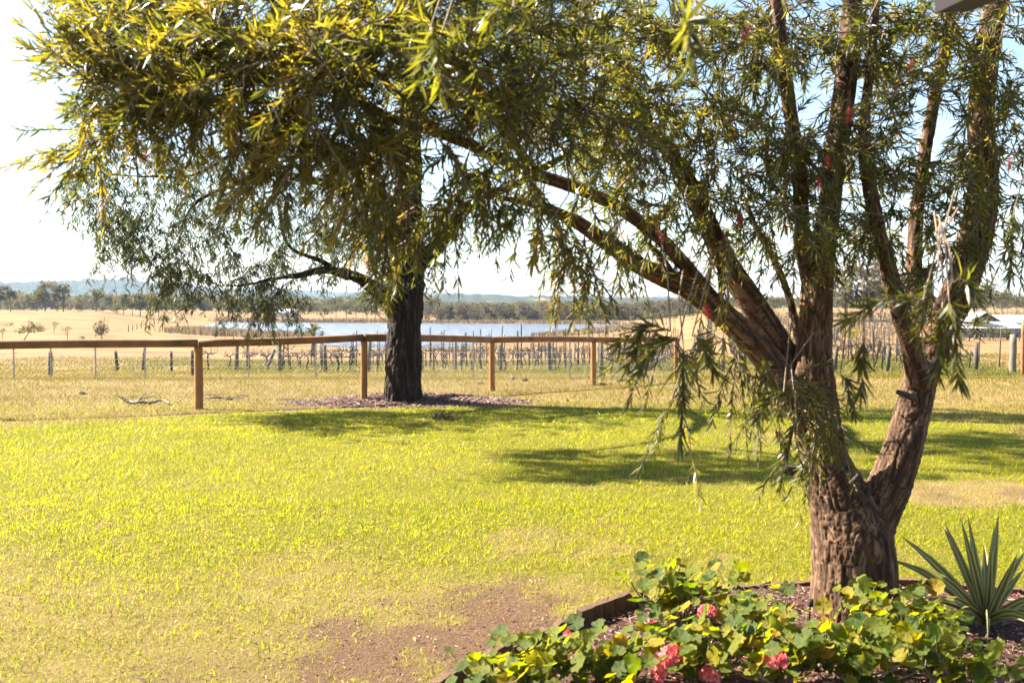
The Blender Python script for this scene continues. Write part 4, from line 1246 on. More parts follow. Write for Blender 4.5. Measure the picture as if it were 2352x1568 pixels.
ptree(1683, 728, 674, 222, 'round', 5, 'far_leaf', 'lone rounded gum in the gap between the bottlebrush limbs', 1.0)
ptree(1995, 735, 606, 150, 'gum', 3, 'grey_leaf', 'tall grey gum right of the main bottlebrush stem', 1.9)
ptree(1945, 735, 640, 152, 'round', 6, 'grey_leaf', 'broad grey tree partly hidden by the main bottlebrush stem', 1.2, 'round_tree')
ptree(2060, 735, 630, 156, 'gum', 6, 'grey_leaf', 'grey gum seen between the two right hand stems', 1.7)
ptree(2246, 775, 722, 104, 'lean', 4, 'bright_leaf', 'small umbrella-shaped tree in front of the white shed gable', 1.2, 'small_tree')
ptree(2280, 772, 741, 104, 'bush', 2, 'far_leaf', 'dark round shrub before the shed, left of its paler neighbour', .95, 'shrub', 'shrub')
ptree(2314, 774, 744, 104, 'bush', 4, 'bright_leaf', 'larger round olive shrub before the shed near the picture edge', 1.05, 'shrub', 'shrub')
ptree(1958, 770, 738, 100, 'bush', 1, 'wattle', 'flowering yellow wattle bush beyond the vines', 1.2, 'wattle_bush', 'shrub')
for q, (px, top) in enumerate([(2225, 680), (2262, 674), (2300, 680), (2335, 695), (2375, 690), (2190, 690)]):
    ptree(px, 735, top - 10, 175 + q * 3, 'round', q, 'far_leaf', ['round gum at the left end of the clump behind the shed', 'highest gum of the clump behind the shed', 'gum right of the highest one behind the shed',
          'low gum behind the shed roof at the right', 'gum behind the shed cut by the picture edge', 'gum behind the shed half hidden by the right stem'][q], 1.15)
for q, px in enumerate(np.linspace(1490, 1650, 9)):
    ptree(px, 724, 690 + r.random() * 8, 230 + q, 'round', q % 6, 'far_leaf', 'round gum in the tree line beyond the dry paddock', 1.2, 'gum_tree', 'tree', 'gums along the dry paddock')
for q, px in enumerate([1715, 1745, 1775, 1800, 1840, 1925, 2020, 2090, 2140]):
    ptree(px, 722, 688 + r.random() * 10, 240 + q, 'round', q % 6, 'far_leaf', 'round gum in the far tree line right of the gap', 1.2, 'gum_tree', 'tree', 'gums in the far right tree line')

# the far wood that reads as one mass
mb = MB()
vs = [tree_mesh(900 + k, ('round', 'sheoak', 'gum')[k % 3])[1] for k in range(6)]
r = np.random.default_rng(77)
for k in range(1900):
    Y = 300 + 950 * r.random() ** 1.6
    px = r.uniform(-350, 2800)
    if k < 230: Y = r.uniform(294, 335); px = r.uniform(985, 1660)
    if px < 1000 and Y < 400: Y += 130
    if px > 1650 and Y < 330: Y += 120
    x = (px - 1176) / FPX * Y
    V, F, A = vs[k % 6]; sel = r.random(len(F)) < (.6 if Y < 500 else .34)
    h = (4.3 + r.random() * 2.4 + (Y - 300) * .0016) * (1.5 if px < 1000 else 1.0)
    a = r.random() * 6.3; R_ = np.array([[math.cos(a), math.sin(a), 0], [-math.sin(a), math.cos(a), 0], [0, 0, 1]])
    Fs = F[sel]; VV = V[Fs.ravel()].reshape(-1, 3, 3); c0 = VV.mean(1, keepdims=True)
    VV = c0 + (VV - c0) * (1.25 if Y < 500 else 1.7)
    VV = VV.reshape(-1, 3) * np.array([h * 1.25, h * 1.25, h]) @ R_ + np.array([x, Y, g1(x, Y) - .28 * h])
    mb.add(VV, np.arange(len(VV)).reshape(-1, 3), np.clip(A[Fs.ravel()] + r.normal() * .18, 0, 1))
tag(mb.build('forest', M['far_leaf'], None, False), kind='stuff')

# reeds on the shores
mb = MB()
def reeds(x0, y0, x1, y1, n, w, h):
    t = RNG.random(n); x = x0 + (x1 - x0) * t + RNG.normal(size=n) * w; y = y0 + (y1 - y0) * t + RNG.normal(size=n) * w; z = np.maximum(gz(x, y), LAKE_Z)
    hh = h * (.6 + RNG.random(n) * .6)
    P = np.stack([x, y, z], -1)
    V = np.stack([P + RNG.normal(size=(n, 3)) * [.12, .12, 0], P + RNG.normal(size=(n, 3)) * [.12, .12, 0] + [.06, 0, 0], P + np.stack([RNG.normal(size=n) * .15, RNG.normal(size=n) * .15, hh], -1)], 1)
    mb.add(V.reshape(-1, 3), np.arange(n * 3).reshape(-1, 3), np.repeat(RNG.random(n), 3))
for (a, b1, n, w, h) in [((-56, 172), (-44, 156), 2600, 2.0, 1.2), ((-44, 157), (-30, 142), 2400, 1.6, 1.1), ((-86, 289), (-26, 275), 2800, 1.2, 1.3), ((-26, 275), (28, 255), 2600, 1.1, 1.0), ((5, 154), (14, 174), 1500, 1.3, .8), ((15, 176), (32, 238), 2000, 1.6, .8)]:
    reeds(*a, *b1, n, w, h)
m = leaf_mat('reed', [(0, (.14, .095, .058)), (.5, (.24, .17, .115)), (1, (.30, .24, .15))], [(0, (.16, .11, .06)), (1, (.28, .22, .13))], .25, .8, .1)
tag(mb.build('reeds', m, None, False), kind='stuff')

# paddock fence dwindling towards the lake
pf = empty('paddock_fence', (-60, 160, g1(-60, 160)), 'line of small grey posts crossing the golden paddock towards the lake', 'fence')
pm = mesh_of('fence_post', *tube(np.array([(0, 0, -.1), (0, 0, 1.1)]), .07, 6), M['old_wood'])
for t in np.linspace(0, 1, 12):
    px = 295 + (403 - 295) * t; py = 762 + (734 - 762) * t
    p = ground_at(px, py, 60)
    under(obj('post', pm, None, p), pf)

# palm beyond the rail
p = np.array([(718 - 1176) / FPX * 84, 84, 0]); p[2] = g1(p[0], p[1])
palm = empty('palm_tree', tuple(p), 'short date palm with arching fronds showing just above the rail', 'palm')
ph = (700 - 764) / FPX * 84 + EYE - p[2]
V, F = tube(np.array([(0, 0, -.1), (.03, 0, ph * .5), (0, 0, ph)]), [.22, .17, .2], 8)
obj('trunk', mesh_of('trunk', V, F, M['bark_grey']), palm)
for k in range(26):
    a = k * 2.4; el = random.uniform(.0, 1.4); L = 1.25 + random.random() * .3
    s = np.linspace(0, 1, 7)[:, None]; hd = np.array([math.cos(a) * math.cos(el), math.sin(a) * math.cos(el), math.sin(el)])
    P = np.array([0, 0, ph]) + hd * L * s + np.array([0, 0, -.45]) * L * s * s
    mb = MB(); V, F = tube(P, np.linspace(.02, .006, 7), 3, False); mb.add(V, F, .4)
    side = norm(np.cross(hd, [0, 0, 1]))
    for i0 in range(1, 7):
        for sg in (-1, 1):
            for q in (0, .5):
                b0 = P[i0] * (1 - q) + P[i0 - 1] * q; e = b0 + side * sg * .24 * (1.1 - i0 / 9) + hd * .12 + np.array([0, 0, -.04])
                mb.add([b0, b0 + hd * .09, e], [(0, 1, 2)], random.random())
    obj('frond', mb.mesh('frond', M['bright_leaf'], False), palm)

# ------------------------------------------------------------------ buildings
def slab(pts4, th):
    """a roof plane or wall of the given thickness from four corners"""
    P = np.array(pts4, float); n = norm(np.cross(P[1] - P[0], P[3] - P[0])) * th
    V = np.vstack([P, P - n]); F = []
    for a, b1, c1, d1 in ((0, 1, 2, 3), (7, 6, 5, 4), (0, 4, 5, 1), (1, 5, 6, 2), (2, 6, 7, 3), (3, 7, 4, 0)): F += [(a, b1, c1), (a, c1, d1)]
    return V, np.array(F)


m, nt, b = new_mat('ribbed_roof')
wv = N(nt, 'TexWave', Scale=1.1); nt.links.new(pos(nt), wv.inputs[0])
nt.links.new(mixc(nt, noise(nt, 2.0, 4, pos(nt)), (.40, .38, .36), (.50, .48, .45)), b.inputs['Base Color']); b.inputs['Roughness'].default_value = .45
bump(nt, wv.outputs[1], .6, .04, b); M['ribbed_roof'] = m
D = 118; X0, X1 = (2185 - 1176) / FPX * D, 84.0
shed = empty('shed', (60, D, g1(60, D)), 'long white shed with pale metal roof and small front gable behind the vines', 'shed')
zr_, ze, zb = .47, -.40, -2.9
def part(name, quads, th, mat, root):
    mb = MB()
    for q_ in quads: mb.add(*slab(q_, th))
    return under(mb.build(name, M[mat], None, False), root)
part('roof', [[(X0, D, ze), (X1, D, ze), (X1, D + 5, zr_), (X0, D + 5, zr_)], [(X1, D + 10, ze), (X0, D + 10, ze), (X0, D + 5, zr_), (X1, D + 5, zr_)]], .08, 'ribbed_roof', shed)
part('wall', [[(X0 + .3, D + .4, zb), (X1 - .3, D + .4, zb), (X1 - .3, D + .4, ze), (X0 + .3, D + .4, ze)], [(X0 + .3, D + 9.6, zb), (X0 + .3, D + .4, zb), (X0 + .3, D + .4, ze), (X0 + .3, D + 9.6, ze)]], .15, 'white_wall', shed)
gxm = (2266 - 1176) / FPX * (D - 5); gw = 1.75; za = .92; zg = -.15
part('gable_roof', [[(gxm - gw, D - 5, zg), (gxm, D - 5, za), (gxm, D + 4, za), (gxm - gw, D + 4, zg)], [(gxm, D - 5, za), (gxm + gw, D - 5, zg), (gxm + gw, D + 4, zg), (gxm, D + 4, za)]], .08, 'ribbed_roof', shed)
V = np.array([(gxm - gw + .1, D - 4.7, zg), (gxm + gw - .1, D - 4.7, zg), (gxm, D - 4.7, za - .07), (gxm - gw + .1, D - 4.6, zg), (gxm + gw - .1, D - 4.6, zg), (gxm, D - 4.6, za - .07)])
under(obj('gable', mesh_of('gable', V, [(0, 1, 2), (5, 4, 3), (0, 3, 4), (0, 4, 1)], M['eave'], False)), shed)
part('front_wall', [[(gxm - 3.5, D - 4.6, zb), (gxm + 1.6, D - 4.6, zb), (gxm + 1.6, D - 4.6, zg - .35), (gxm - 3.5, D - 4.6, zg - .35)]], .15, 'white_wall', shed)
part('porch_roof', [[(gxm - 4.2, D - 6, zg - .75), (gxm + 4.5, D - 6, zg - .75), (gxm + 4.5, D + 1, zg + .1), (gxm - 4.2, D + 1, zg + .1)]], .07, 'ribbed_roof', shed)

D = 330; hx = (662 - 1176) / FPX * D
house = empty('farmhouse', (hx, D, g1(hx, D)), 'small farmhouse with pale roof beyond the lake under the hanging gum leaves', 'house')
zb = g1(hx, D); zt = EYE - (710 - 700) / FPX * D + .1; zm = zt - 1.2
part('roof', [[(hx - 3.6, D - 3, zm), (hx + 3.6, D - 3, zm), (hx + 3, D, zt), (hx - 3, D, zt)], [(hx + 3.6, D + 3, zm), (hx - 3.6, D + 3, zm), (hx - 3, D, zt), (hx + 3, D, zt)]], .12, 'roof', house)
under(obj('wall', mesh_of('wall', *box(hx, D, (zb + zm) / 2, 6.4, 5, zm - zb), M['white_wall'], False)), house)

# verandah beam of the house the picture is taken from
vb = empty('verandah_beam', (1.4, 2.2, 2.6), 'dark timber verandah beam end jutting into the top right corner', 'beam')
a, e = at(2190, 4, 2.9), at(2420, -110, 1.9)
dirv = norm(e - a); side = norm(np.cross(dirv, [0, 0, 1])); upv = np.cross(side, dirv)
V = []
for o_ in (a, a + dirv * 2.6):
    for s_, u_ in ((-.05, -.03), (.05, -.03), (.05, .17), (-.05, .17)): V.append(o_ + side * s_ + upv * u_)
F = []
for q_ in ((0, 1, 2, 3), (7, 6, 5, 4), (0, 4, 5, 1), (1, 5, 6, 2), (2, 6, 7, 3), (3, 7, 4, 0)): F += [(q_[0], q_[1], q_[2]), (q_[0], q_[2], q_[3])]
under(obj('beam', mesh_of('beam', V, F, M['eave'], False)), vb)

# ------------------------------------------------------------------ garden bed
edge = empty('timber_edging', (.4, 5.3, 0), 'curved brown edging of upright timber blocks round the geranium bed', 'edging')
L0 = BED[:11]
p, _ = resample(np.c_[L0, np.zeros(len(L0))], np.ones(len(L0)), .05)
sl = np.concatenate([[0], np.cumsum(np.linalg.norm(np.diff(p, axis=0), axis=1))]); s = 0.0; k = 0
while s < sl[-1] - .1:
    wd = random.choice([.095, .1, .11, .105]); c0 = np.array([np.interp(s + wd / 2, sl, p[:, i_]) for i_ in range(2)]); c1 = np.array([np.interp(s + wd / 2 + .02, sl, p[:, i_]) for i_ in range(2)])
    rz = math.atan2(*(c1 - c0)[::-1]); h = (.082 if c0[0] < .85 else .028) + math.sin(k // 6 * 2.3) * .012 + RNG.normal() * .002
    V, F = box(0, 0, h / 2 - .06, wd - .001, .045, h + .12, 0, .004)
    V[8:, 2] += RNG.normal(size=8) * .003
    o = under(obj('timber_block', mesh_of('timber_block', V, F, M['edging'], False), None, (c0[0], c0[1], g1(*c0))), edge)
    o.rotation_euler = (RNG.normal() * .03, RNG.normal() * .008, rz + RNG.normal() * .015)
    s += wd + (.008 if k % 6 == 5 else .0005); k += 1


def leaf_geranium(seed):
    r = np.random.default_rng(seed); n = 15
    th = np.linspace(-PI * .93, PI * .93, n) + PI / 2
    lob = np.array([1.0 if i_ % 2 else .86 for i_ in range(n)]) + r.normal(size=n) * .03
    V = [(0, 0, 0)]; A = [0.0]; ve = [1.0]
    cup = r.uniform(.05, .32); ruf = r.uniform(.04, .1)
    for rad_, a_ in ((.55, .5), (1.0, 1.0)):
        for i_ in range(n):
            q = lob[i_] if rad_ == 1 else 1.0
            V.append((math.cos(th[i_]) * rad_ * q, math.sin(th[i_]) * rad_ * q, cup * rad_ ** 2 + (ruf * math.sin(th[i_] * 3.5 + seed) * rad_ ** 2 if rad_ == 1 else (.05 if i_ % 2 else -.01)))); A.append(a_); ve.append(1.0 if i_ % 2 else 0.0)
    F = []
    for i_ in range(n - 1):
        F.append((0, 1 + i_, 2 + i_)); a_, b1 = 1 + i_, 1 + n + i_
        F += [(a_, b1, b1 + 1), (a_, b1 + 1, a_ + 1)]
    return mesh_of('geranium_leaf', np.array(V), F, M['geranium_leaf'], True, {'rnd': A, 'vein': ve})


gl = [leaf_geranium(k) for k in range(7)]


def floret(seed):
    r = np.random.default_rng(seed); mb = MB()
    for k in range(6):
        a = k * PI / 3 + r.normal() * .2; L = .016 + r.random() * .005
        d = np.array([math.cos(a), math.sin(a), .25]); s_ = np.array([-math.sin(a), math.cos(a), 0]); up = np.array([0, 0, r.normal() * .002])
        V = [np.zeros(3), d * L * .55 + s_ * L * .42, d * L + s_ * L * .25 + up, d * L - s_ * L * .25 - up, d * L * .55 - s_ * L * .42]
        mb.add(V, [(0, 1, 2), (0, 2, 3), (0, 3, 4)], r.random())
    return mb.mesh('floret', M['petal'])


fl = [floret(k) for k in range(4)]
PLANTS = [  # px, py of the middle of the plant's leaves, spread in px, leaves, label
    (1175, 1590, 90, 55, 'low geranium at the very bottom edge of the picture, spilling over the timber edging'),
    (1230, 1545, 110, 60, 'low yellowish geranium at the left tip of the bed, against the timber edging'),
    (1400, 1520, 130, 75, 'geranium right of the left tip, with a coral bud beside the edging'),
    (1560, 1380, 110, 70, 'tallest geranium standing up behind the bed edge left of the trunk'),
    (1600, 1510, 130, 80, 'geranium with two large pink flower heads at the bottom of the picture'),
    (1720, 1420, 110, 70, 'geranium with a single pink flower head just left of the trunk'),
    (1800, 1530, 120, 75, 'geranium carrying one round pink flower in front of the trunk'),
    (2030, 1420, 100, 60, 'geranium growing right against the front of the tree trunk'),
    (1960, 1520, 130, 80, 'geranium with yellow leaves below the tree trunk'),
    (2100, 1480, 100, 60, 'geranium between the trunk and the striped rosette plant'),
    (2230, 1550, 130, 50, 'dark leaved geranium in the bottom right corner beside the bare mulch'),
]
FLW = [(1625, 1405, 2.0), (1520, 1520, 2.4), (1545, 1500, 2.0), (1630, 1550, 2.0), (1780, 1515, 2.2), (1495, 1430, .9), (1300, 1455, .8), (1515, 1548, 1.6)]
plant_roots = []
for pi_, (px, py, sp, n, lab) in enumerate(PLANTS):
    g0 = ground_at(px, py + 55, 2.2, 12); g0[2] = g1(g0[0], g0[1])
    root = empty('geranium', tuple(g0), lab, 'geranium', 'geraniums in the garden bed'); plant_roots.append(root)
    rw = sp / FPX * g0[1] * 1.1
    st = MB(); r = np.random.default_rng(40 + pi_)
    # woody stems
    stems = []
    for k in range(13):
        a = r.random() * 6.3; L = rw * (.15 + r.random() * 1.05)
        e = np.array([math.cos(a) * L, math.sin(a) * L * .8, (.06 if pi_ in (0, 1, 2) else .09) + r.random() * .13 + (.06 if pi_ == 3 else 0)])
        P, R_ = resample(np.array([(r.normal() * .02, r.normal() * .02, -.02), e * [.35, .35, .35] + [0, 0, r.normal() * .02], e * [.75, .75, .6], e]), [.007, .006, .005, .004], .06)
        V, F = tube(P, R_, 5, False); st.add(V, F); stems.append(P)
    pet = MB(); done = 0
    n = int(n * 1.5)
    while done < n:
        P = stems[r.integers(len(stems))]; b0 = P[int(r.integers(len(P) * 2 // 5, len(P)))]
        e = b0 + np.array([r.normal() * .06, r.normal() * .06, .03 + r.random() * .09])
        wx, wy = e[0] + g0[0], e[1] + g0[1]
        e[2] = max(e[2], .03 + g1(wx, wy) - g0[2])
        done += 1
        if math.hypot(wx - 1.88, wy - 5.45) < .30: continue
        if poly_dist(wx, wy, BED)[0] > .06: continue
        if done % 2 == 0:
            V, F = tube(np.array([b0, (b0 + e) / 2 + [0, 0, -.01], e]), [.0025, .002, .002], 4, False); pet.add(V, F)
        o = obj('leaf', gl[int(r.integers(7))], root, tuple(e))
        s_ = .024 + r.random() * .030
        o.scale = (s_, s_ * r.uniform(.85, 1.1), s_)
        up = norm(np.array([-.35, -.15, .8]) + r.normal(size=3) * .42)
        o.rotation_euler = (Vector(up).to_track_quat('Z', 'Y') @ Matrix.Rotation(r.random() * 6.3, 3, 'Z').to_quaternion()).to_euler()
    obj('stems', st.mesh('stems', M['stem_brown']), root); tag(obj('leaf_stalks', pet.mesh('leaf_stalks', M['stem']), root), kind='stuff')
for (px, py, s_) in FLW:
    k = int(np.argmin([abs(q[0] - px) + abs(q[1] - py) * 1.3 for q in PLANTS])); root = plant_roots[k]; g0 = np.array(root.location)
    c0 = at(px, py, g0[1] - (.3 if py < 1450 else .17)) - g0
    V, F = tube(np.array([(0, 0, .0), c0 * .5 + [0, 0, .02], c0]), [.003, .0025, .002], 4, False)
    stalk = obj('flower_stalk', mesh_of('flower_stalk', V, F, M['stem']), root)
    nf = int(13 * s_) if s_ > 1 else 7
    for q in range(nf):
        u = rand_dirs(1)[0]; u[2] = abs(u[2]) * .9 - .25; rr_ = .021 * s_
        o = obj('floret', fl[q % 4], stalk, tuple(c0 + u * rr_))
        o.rotation_euler = Vector(u).to_track_quat('Z', 'Y').to_euler(); o.scale = [(1.0 if s_ > 1 else .6) * random.uniform(.85, 1.2)] * 3

# the striped rosette plant
m, nt, b = new_mat('striped_leaf')
a_ = attr(nt, 'rnd')
col = ramp(nt, math_(nt, 'ADD', a_, math_(nt, 'MULTIPLY', math_(nt, 'SUBTRACT', noise(nt, 30, 3, pos(nt, 1, 1, .1)), .5), .25)), [(0, (.38, .33, .19)), (.3, (.34, .30, .15)), (.42, (.10, .115, .03)), (.62, (.075, .09, .018)), (.75, (.12, .125, .025)), (.86, (.38, .33, .16)), (1, (.42, .36, .2))])
nt.links.new(col, b.inputs['Base Color']); b.inputs['Roughness'].default_value = .5; b.inputs['Specular IOR Level'].default_value = .25
tr = nt.nodes.new('ShaderNodeBsdfTranslucent'); nt.links.new(mixc(nt, .5, col, (.3, .32, .02)), tr.inputs[0])
mx = nt.nodes.new('ShaderNodeMixShader'); mx.inputs[0].default_value = .25
nt.links.new(b.outputs[0], mx.inputs[1]); nt.links.new(tr.outputs[0], mx.inputs[2]); nt.links.new(mx.outputs[0], nt.nodes['Material Output'].inputs[0])
M['striped_leaf'] = m
yp = ground_at(2262, 1440, 3, 12)
yuc = empty('rosette_plant', tuple(yp), 'spiky rosette plant with cream striped sword leaves right of the trunk', 'yucca')
k_ = yp[1] / FPX
TIPS = [(2165, 1205, .0), (2192, 1190, -.05), (2238, 1195, .1), (2252, 1240, -.1), (2300, 1185, .05), (2312, 1225, .15), (2080, 1245, .1), (2085, 1290, -.12), (2062, 1310, .2), (2085, 1365, -.2), (2352, 1310, .0), (2370, 1345, -.2), (2400, 1290, .2),
        (2385, 1400, -.1), (2100, 1425, -.3), (2375, 1440, -.25), (2150, 1300, .35), (2215, 1235, .3), (2330, 1290, .35), (2300, 1400, -.4), (2130, 1400, .1), (2290, 1255, -.2), (2180, 1420, -.42)]
for (tx, ty, dy) in TIPS:
    tip = np.array([(tx - 2262) * k_, dy, (1440 - ty) * k_]); L = np.linalg.norm(tip)
    s_ = np.linspace(0, 1, 7)[:, None]; hd = tip / L
    P = tip * s_ + np.array([0, 0, .24]) * L * (1 - hd[2]) * np.sin(s_ * PI) * .9 + np.array([0, 0, .02])
    side = norm(np.cross(hd, [0.05, -1, .25]) if abs(hd[2]) < .95 or True else [1, 0, 0]); nn = np.cross(side, hd)
    w = (.021 + random.random() * .006) * np.array([.75, .95, 1.0, .95, .75, .42, .02])[:, None]
    V, A = [], []
    for c_i, (o_, f_, a_i) in enumerate(((-1, .45, 1.0), (-.5, .08, .62), (0, -.12, .15), (.5, .08, .62), (1, .45, 1.0))):
        V.append(P + side * w * o_ + nn * w * f_); A.append(np.full(7, a_i))
    V = np.stack(V, 1).reshape(-1, 3); A = np.stack(A, 1).ravel(); F = []
    for i_ in range(6):
        for j_ in range(4):
            a0 = i_ * 5 + j_; F += [(a0, a0 + 1, a0 + 6), (a0, a0 + 6, a0 + 5)]
    obj('leaf', mesh_of('sword_leaf', V, F, M['striped_leaf'], True, {'rnd': A}), yuc)

# a small garden spike lamp stake beside the trunk foot
sp = at(1856, 1425, 5.0); gzp = g1(sp[0], sp[1])
tag(obj('stake', mesh_of('stake', *tube(np.array([(sp[0], sp[1], gzp - .05), (sp[0] + .01, sp[1], gzp + .17), (sp[0] + .012, sp[1], gzp + .172), (sp[0] + .012, sp[1], gzp + .21)]), [.004, .004, .014, .014], 8), M['dark_wood'])), 'thin dark irrigation stake at the left foot of the bottlebrush trunk', 'stake')

# ------------------------------------------------------------------ ground cover
def chips(n, test, lmin, lmax, w, seed):
    r = np.random.default_rng(seed); x, y = test(n, r); n = len(x)
    z = gz(x, y) + r.random(n) * .018; a = r.random(n) * 6.3; L = lmin + r.random(n) ** 2 * (lmax - lmin); ww = w * (.5 + r.random(n))
    d = np.stack([np.cos(a), np.sin(a), r.normal(size=n) * .25], -1); s = norm(np.cross(d, np.stack([r.normal(size=n) * .4, r.normal(size=n) * .4, np.ones(n)], -1)))
    P = np.stack([x, y, z], -1); up = np.cross(s, d)
    V = np.stack([P - d * L[:, None] / 2 - s * ww[:, None] / 2, P + d * L[:, None] / 2 - s * ww[:, None] / 2, P + d * L[:, None] / 2 + s * ww[:, None] / 2, P - d * L[:, None] / 2 + s * ww[:, None] / 2, P + up * (ww * .5)[:, None]], 1)
    f = np.array([(0, 1, 4), (1, 2, 4), (2, 3, 4), (3, 0, 4)])
    return V.reshape(-1, 3), (f[None] + np.arange(n)[:, None, None] * 5).reshape(-1, 3), np.repeat(r.random(n), 5)


def in_bed(n, r):
    x = r.uniform(-.5, 4, n); y = r.uniform(3.0, 6, n); k = poly_dist(x, y, BED) < -.03; return x[k], y[k]
def in_mound(n, r):
    x = r.uniform(-4.4, .6, n); y = r.uniform(16.5, 19.6, n); e = np.hypot((x + 1.9) / 2.2, (y - 18.0) / 1.25); k = e + r.normal(size=n) * .1 < 1.0; return x[k], y[k]
def on_dirt(n, r):
    x = r.uniform(-3, 1.2, n); y = r.uniform(3.8, 6.6, n); _, d, mu, _ = zones(x, y); k = (d > r.random(n) * .9) & (mu < .3); return x[k], y[k]
mb = MB()
mb.add(*chips(15000, in_bed, .012, .09, .008, 1)[:2], None)
mb.A[-1] = np.repeat(np.random.default_rng(1).random(len(mb.V[-1]) // 5), 5).astype(np.float32)
for args in ((9000, in_mound, .03, .16, .016, 2), (5000, on_dirt, .006, .035, .006, 3)):
    V, F, A = chips(*args); mb.add(V, F, A)
tag(mb.build('bark_mulch', M['chip'], None, False), kind='stuff')


def blades(x, y, h, w, lean, rnd, seg2=True):
    n = len(x); z = gz(x, y); a = RNG.random(n) * 2 * PI
    side = np.stack([np.cos(a), np.sin(a), np.zeros(n)], -1); b_a = RNG.random(n) * 2 * PI
    ld = np.stack([np.cos(b_a), np.sin(b_a), np.zeros(n)], -1) * (lean * RNG.random(n))[:, None]
    P = np.stack([x, y, z - .004], -1); h = h[:, None]; w = w[:, None]; up = np.array([0, 0, 1.0])
    if seg2:
        midp = P + up * h * .6 + ld * h * .45
        V = np.stack([P - side * w / 2, P + side * w / 2, midp + side * w * .42, midp - side * w * .42, P + up * h * .95 + ld * h * 1.25], 1)
        f = np.array([(0, 1, 2), (0, 2, 3), (3, 2, 4)]); k = 5
    else:
        V = np.stack([P - side * w / 2, P + side * w / 2, P + up * h + ld * h], 1); f = np.array([(0, 1, 2)]); k = 3
    return V.reshape(-1, 3), (f[None] + np.arange(n)[:, None, None] * k).reshape(-1, 3), np.repeat(rnd, k)


def scatter(y0, y1, dens):
    ar = (y1 - y0) * ((y0 + y1) / 2 * 1.12 + 1.6); n = int(ar * dens)
    y = y0 + (y1 - y0) * RNG.random(n); x = (RNG.random(n) - .5) * ((y0 + y1) / 2 * 1.12 + 1.6)
    return x, y


mb = MB(); tb = MB()
for y0, y1, dens, hh, ww, s2 in [(3.6, 5, 5600, .025, .0030, True), (5, 6.5, 5000, .026, .0034, True), (6.5, 8.5, 3900, .028, .0042, True), (8.5, 11, 2900, .029, .0055, False), (11, 14, 1900, .030, .007, False), (14, 18.2, 1200, .032, .009, False)]:
    x, y = scatter(y0, y1, dens)
    dry, dirt, mul, weed = zones(x, y)
    tuft = n2(x, y, 6.0, 2, 3.0)
    keep = (RNG.random(len(x)) > dirt * 1.05) & (RNG.random(len(x)) > mul * 1.6) & (RNG.random(len(x)) < 1.15 - dry * .55) & (poly_dist(x, y, BED) > .03)
    keep &= RNG.random(len(x)) < .25 + 1.3 * tuft
    x, y, dry, tuft = x[keep], y[keep], dry[keep], tuft[keep]; n = len(x)
    straw = RNG.random(n) < (.10 + dry * .55)
    rn = np.where(straw, .74 + RNG.random(n) * .26, np.clip(.36 + RNG.normal(size=n) * .17 + (n2(x, y, .8, 4, 8.0) - .5) * .8, 0, .68))
    big = 1 + (RNG.random(n) < .06) * .7
    V, F, A = blades(x, y, hh * (.45 + RNG.random(n) * .8) * (.6 + tuft) * big, ww * (.7 + RNG.random(n) * .6) * big, 1.5, rn, s2)
    mb.add(V, F, A)
tag(mb.build('lawn_grass', M['lawn'], None, False), kind='stuff')
mb = MB()
for y0, y1, dens, hh, ww in [(13, 18, 420, .06, .008), (18, 24, 300, .07, .010), (24, 32, 170, .08, .014), (32, 46, 75, .09, .02), (46, 70, 22, .14, .04)]:
    x, y = scatter(y0, y1, dens)
    dry, dirt, mul, weed = zones(x, y)
    tuft = n2(x, y, 1.3, 3, 3.0)
    keep = (RNG.random(len(x)) < dry * (.3 + 1.1 * tuft)) & (RNG.random(len(x)) > dirt) & (RNG.random(len(x)) > mul * 1.5)
    x, y, tuft, weed = x[keep], y[keep], tuft[keep], weed[keep]; n = len(x)
    rn = np.clip(.45 + RNG.normal(size=n) * .25 - (n2(x, y, .35, 3, 8.0) - .5) * 1.3 - weed * .5, 0, 1)
    V, F, A = blades(x, y, hh * (.4 + RNG.random(n) * .9) * (.5 + tuft), ww * (.7 + RNG.random(n) * .6), 1.1, rn, False)
    mb.add(V, F, A)
tag(mb.build('dry_grass', M['dry_grass'], None, False), kind='stuff')
mb = MB()
x = RNG.uniform(-26, 40, 150000); y = RNG.uniform(36, 76, 150000); _, _, _, weed = zones(x, y)
keep = (RNG.random(len(x)) < weed * .8) & (np.abs(x) < .56 * y); x, y = x[keep], y[keep]; n = len(x)
V, F, A = blades(x, y, (.05 + RNG.random(n) ** 2 * .16), .03 + RNG.random(n) * .05, 1.4, RNG.random(n), False); mb.add(V, F, A)
tag(mb.build('weeds', M['weed_leaf'], None, False), kind='stuff')


# ------------------------------------------------------------------ small things lying about
def lump(name, px, py, w, h, mat, label, cat, seed):
    p = ground_at(px, py, 6); k = p[1] / FPX; r = np.random.default_rng(seed)
    V = []; F = []; n, m_ = 10, 6
    for i_ in range(m_ + 1):
        ph_ = i_ / m_ * PI
        for j_ in range(n):
            a = j_ / n * 2 * PI; q = 1 + r.normal() * .16
            V.append((math.sin(ph_) * math.cos(a) * w * k / 2 * q, math.sin(ph_) * math.sin(a) * w * k / 2 * q * .8, math.cos(ph_) * h * k * .62 * q + h * k * .3))
    for i_ in range(m_):
        for j_ in range(n):
            a, b1, c1, d1 = i_ * n + j_, i_ * n + (j_ + 1) % n, (i_ + 1) * n + (j_ + 1) % n, (i_ + 1) * n + j_
            F += [(a, d1, c1), (a, c1, b1)]
    return tag(obj(name, mesh_of(name, V, F, M[mat], False), None, p), label, cat)


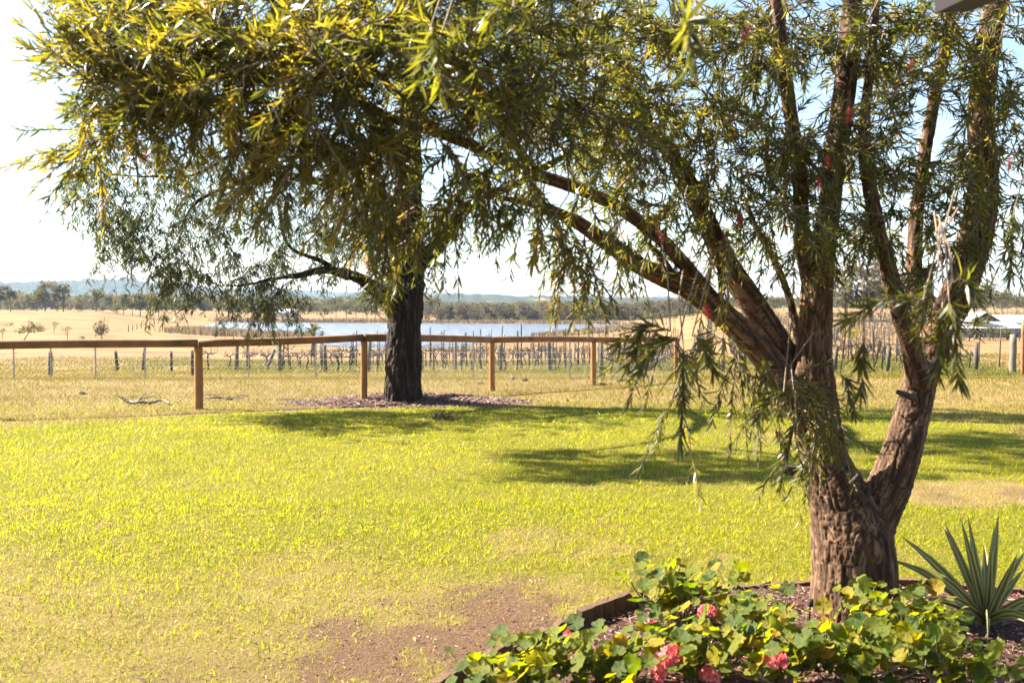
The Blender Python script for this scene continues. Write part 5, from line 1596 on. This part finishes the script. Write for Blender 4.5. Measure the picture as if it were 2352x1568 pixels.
lump('stone', 1177, 873, 9, 11, 'stone_pale', 'white stone on the dry grass right of the third big rail post', 'stone', 1)
lump('stone', 1351, 869, 7, 7, 'stone_pale', 'small pale stone just left of the fourth big rail post', 'stone', 2)
lump('clod', 1206, 876, 14, 8, 'stone_dark', 'dark brown clod right of the white stone', 'clod', 3)
lump('clod', 1105, 882, 17, 5, 'stone_dark', 'flat grey clod left of the third big rail post', 'clod', 4)
lump('clod', 1330, 870, 20, 3, 'stone_dark', 'long low clod beside the small pale stone', 'clod', 5)
lump('clod', 190, 906, 18, 7, 'stone_dark', 'black clod alone on the paddock grass at the left', 'clod', 6)
lump('clod', 526, 918, 20, 8, 'stone_dark', 'dark clod right of the first big rail post', 'clod', 7)
lump('clod', 656, 918, 28, 4, 'stone_dark', 'flat dark clod midway between the first two big rail posts', 'clod', 8)
lump('clod', 505, 872, 8, 6, 'stone_dark', 'small dark clod far back on the paddock behind the fence', 'clod', 9)
lump('soil_heap', 1382, 884, 26, 7, 'stone_dark', 'red brown soil heap at the foot of the fourth big rail post', 'soil heap', 10)
lump('soil_heap', 1420, 868, 60, 5, 'stone_dark', 'long low soil heap at the foot of the leaning brace', 'soil heap', 11)
lump('clod', 1303, 921, 8, 5, 'stone_dark', 'little curled dead leaf clod on the grass edge right of the gum', 'clod', 12)


def stick(name, pts, r, mat, label, side_n=3):
    base = ground_at(*pts[0], 6); mb = MB()
    P = [ground_at(*q, 6) for q in pts]
    for i_, q in enumerate(P): q[2] += .03 + (.03 if i_ % 2 else 0)
    p_, rr_ = resample(np.array(P), np.linspace(r, r * .5, len(P)), .08)
    V, F = tube(p_ - base, rr_, 6); mb.add(V, F)
    for k in range(side_n):
        a0 = p_[random.randrange(1, len(p_))] - base
        e = a0 + np.array([RNG.normal() * .25, RNG.normal() * .25, .02 + RNG.random() * .12]); V, F = tube(np.array([a0, (a0 + e) / 2 + RNG.normal(size=3) * .02, e]), [r * .5, r * .4, r * .25], 4, False); mb.add(V, F)
    return tag(obj(name, mb.mesh(name, M[mat]), None, base), label, 'stick')


stick('fallen_branch', [(296, 927), (320, 931), (345, 929), (372, 926), (390, 931)], .035, 'pale_wood', 'pale bleached branch lying left of the first big rail post', 5)
stick('fallen_branch', [(468, 918), (490, 921), (512, 918), (560, 922)], .018, 'stone_dark', 'thin dark branch lying right of the first big rail post', 3)
tw = ground_at(1020, 965, 6); mb = MB()
for k in range(46):
    a = RNG.random() * 6.3; L = .08 + RNG.random() * .15
    p0 = np.array([RNG.normal() * .09, RNG.normal() * .06, .01]); e = p0 + np.array([math.cos(a) * L, math.sin(a) * L * .6, .02 + RNG.random() * .15])
    V, F = tube(np.array([p0, (p0 + e) / 2 + [0, 0, .03], e]), [.006, .004, .002], 4, False); mb.add(V, F)
tag(obj('twig_heap', mb.mesh('twig_heap', M['twig_dark']), None, tw), 'small heap of dead twigs on the lawn in front of the gum', 'twig heap')
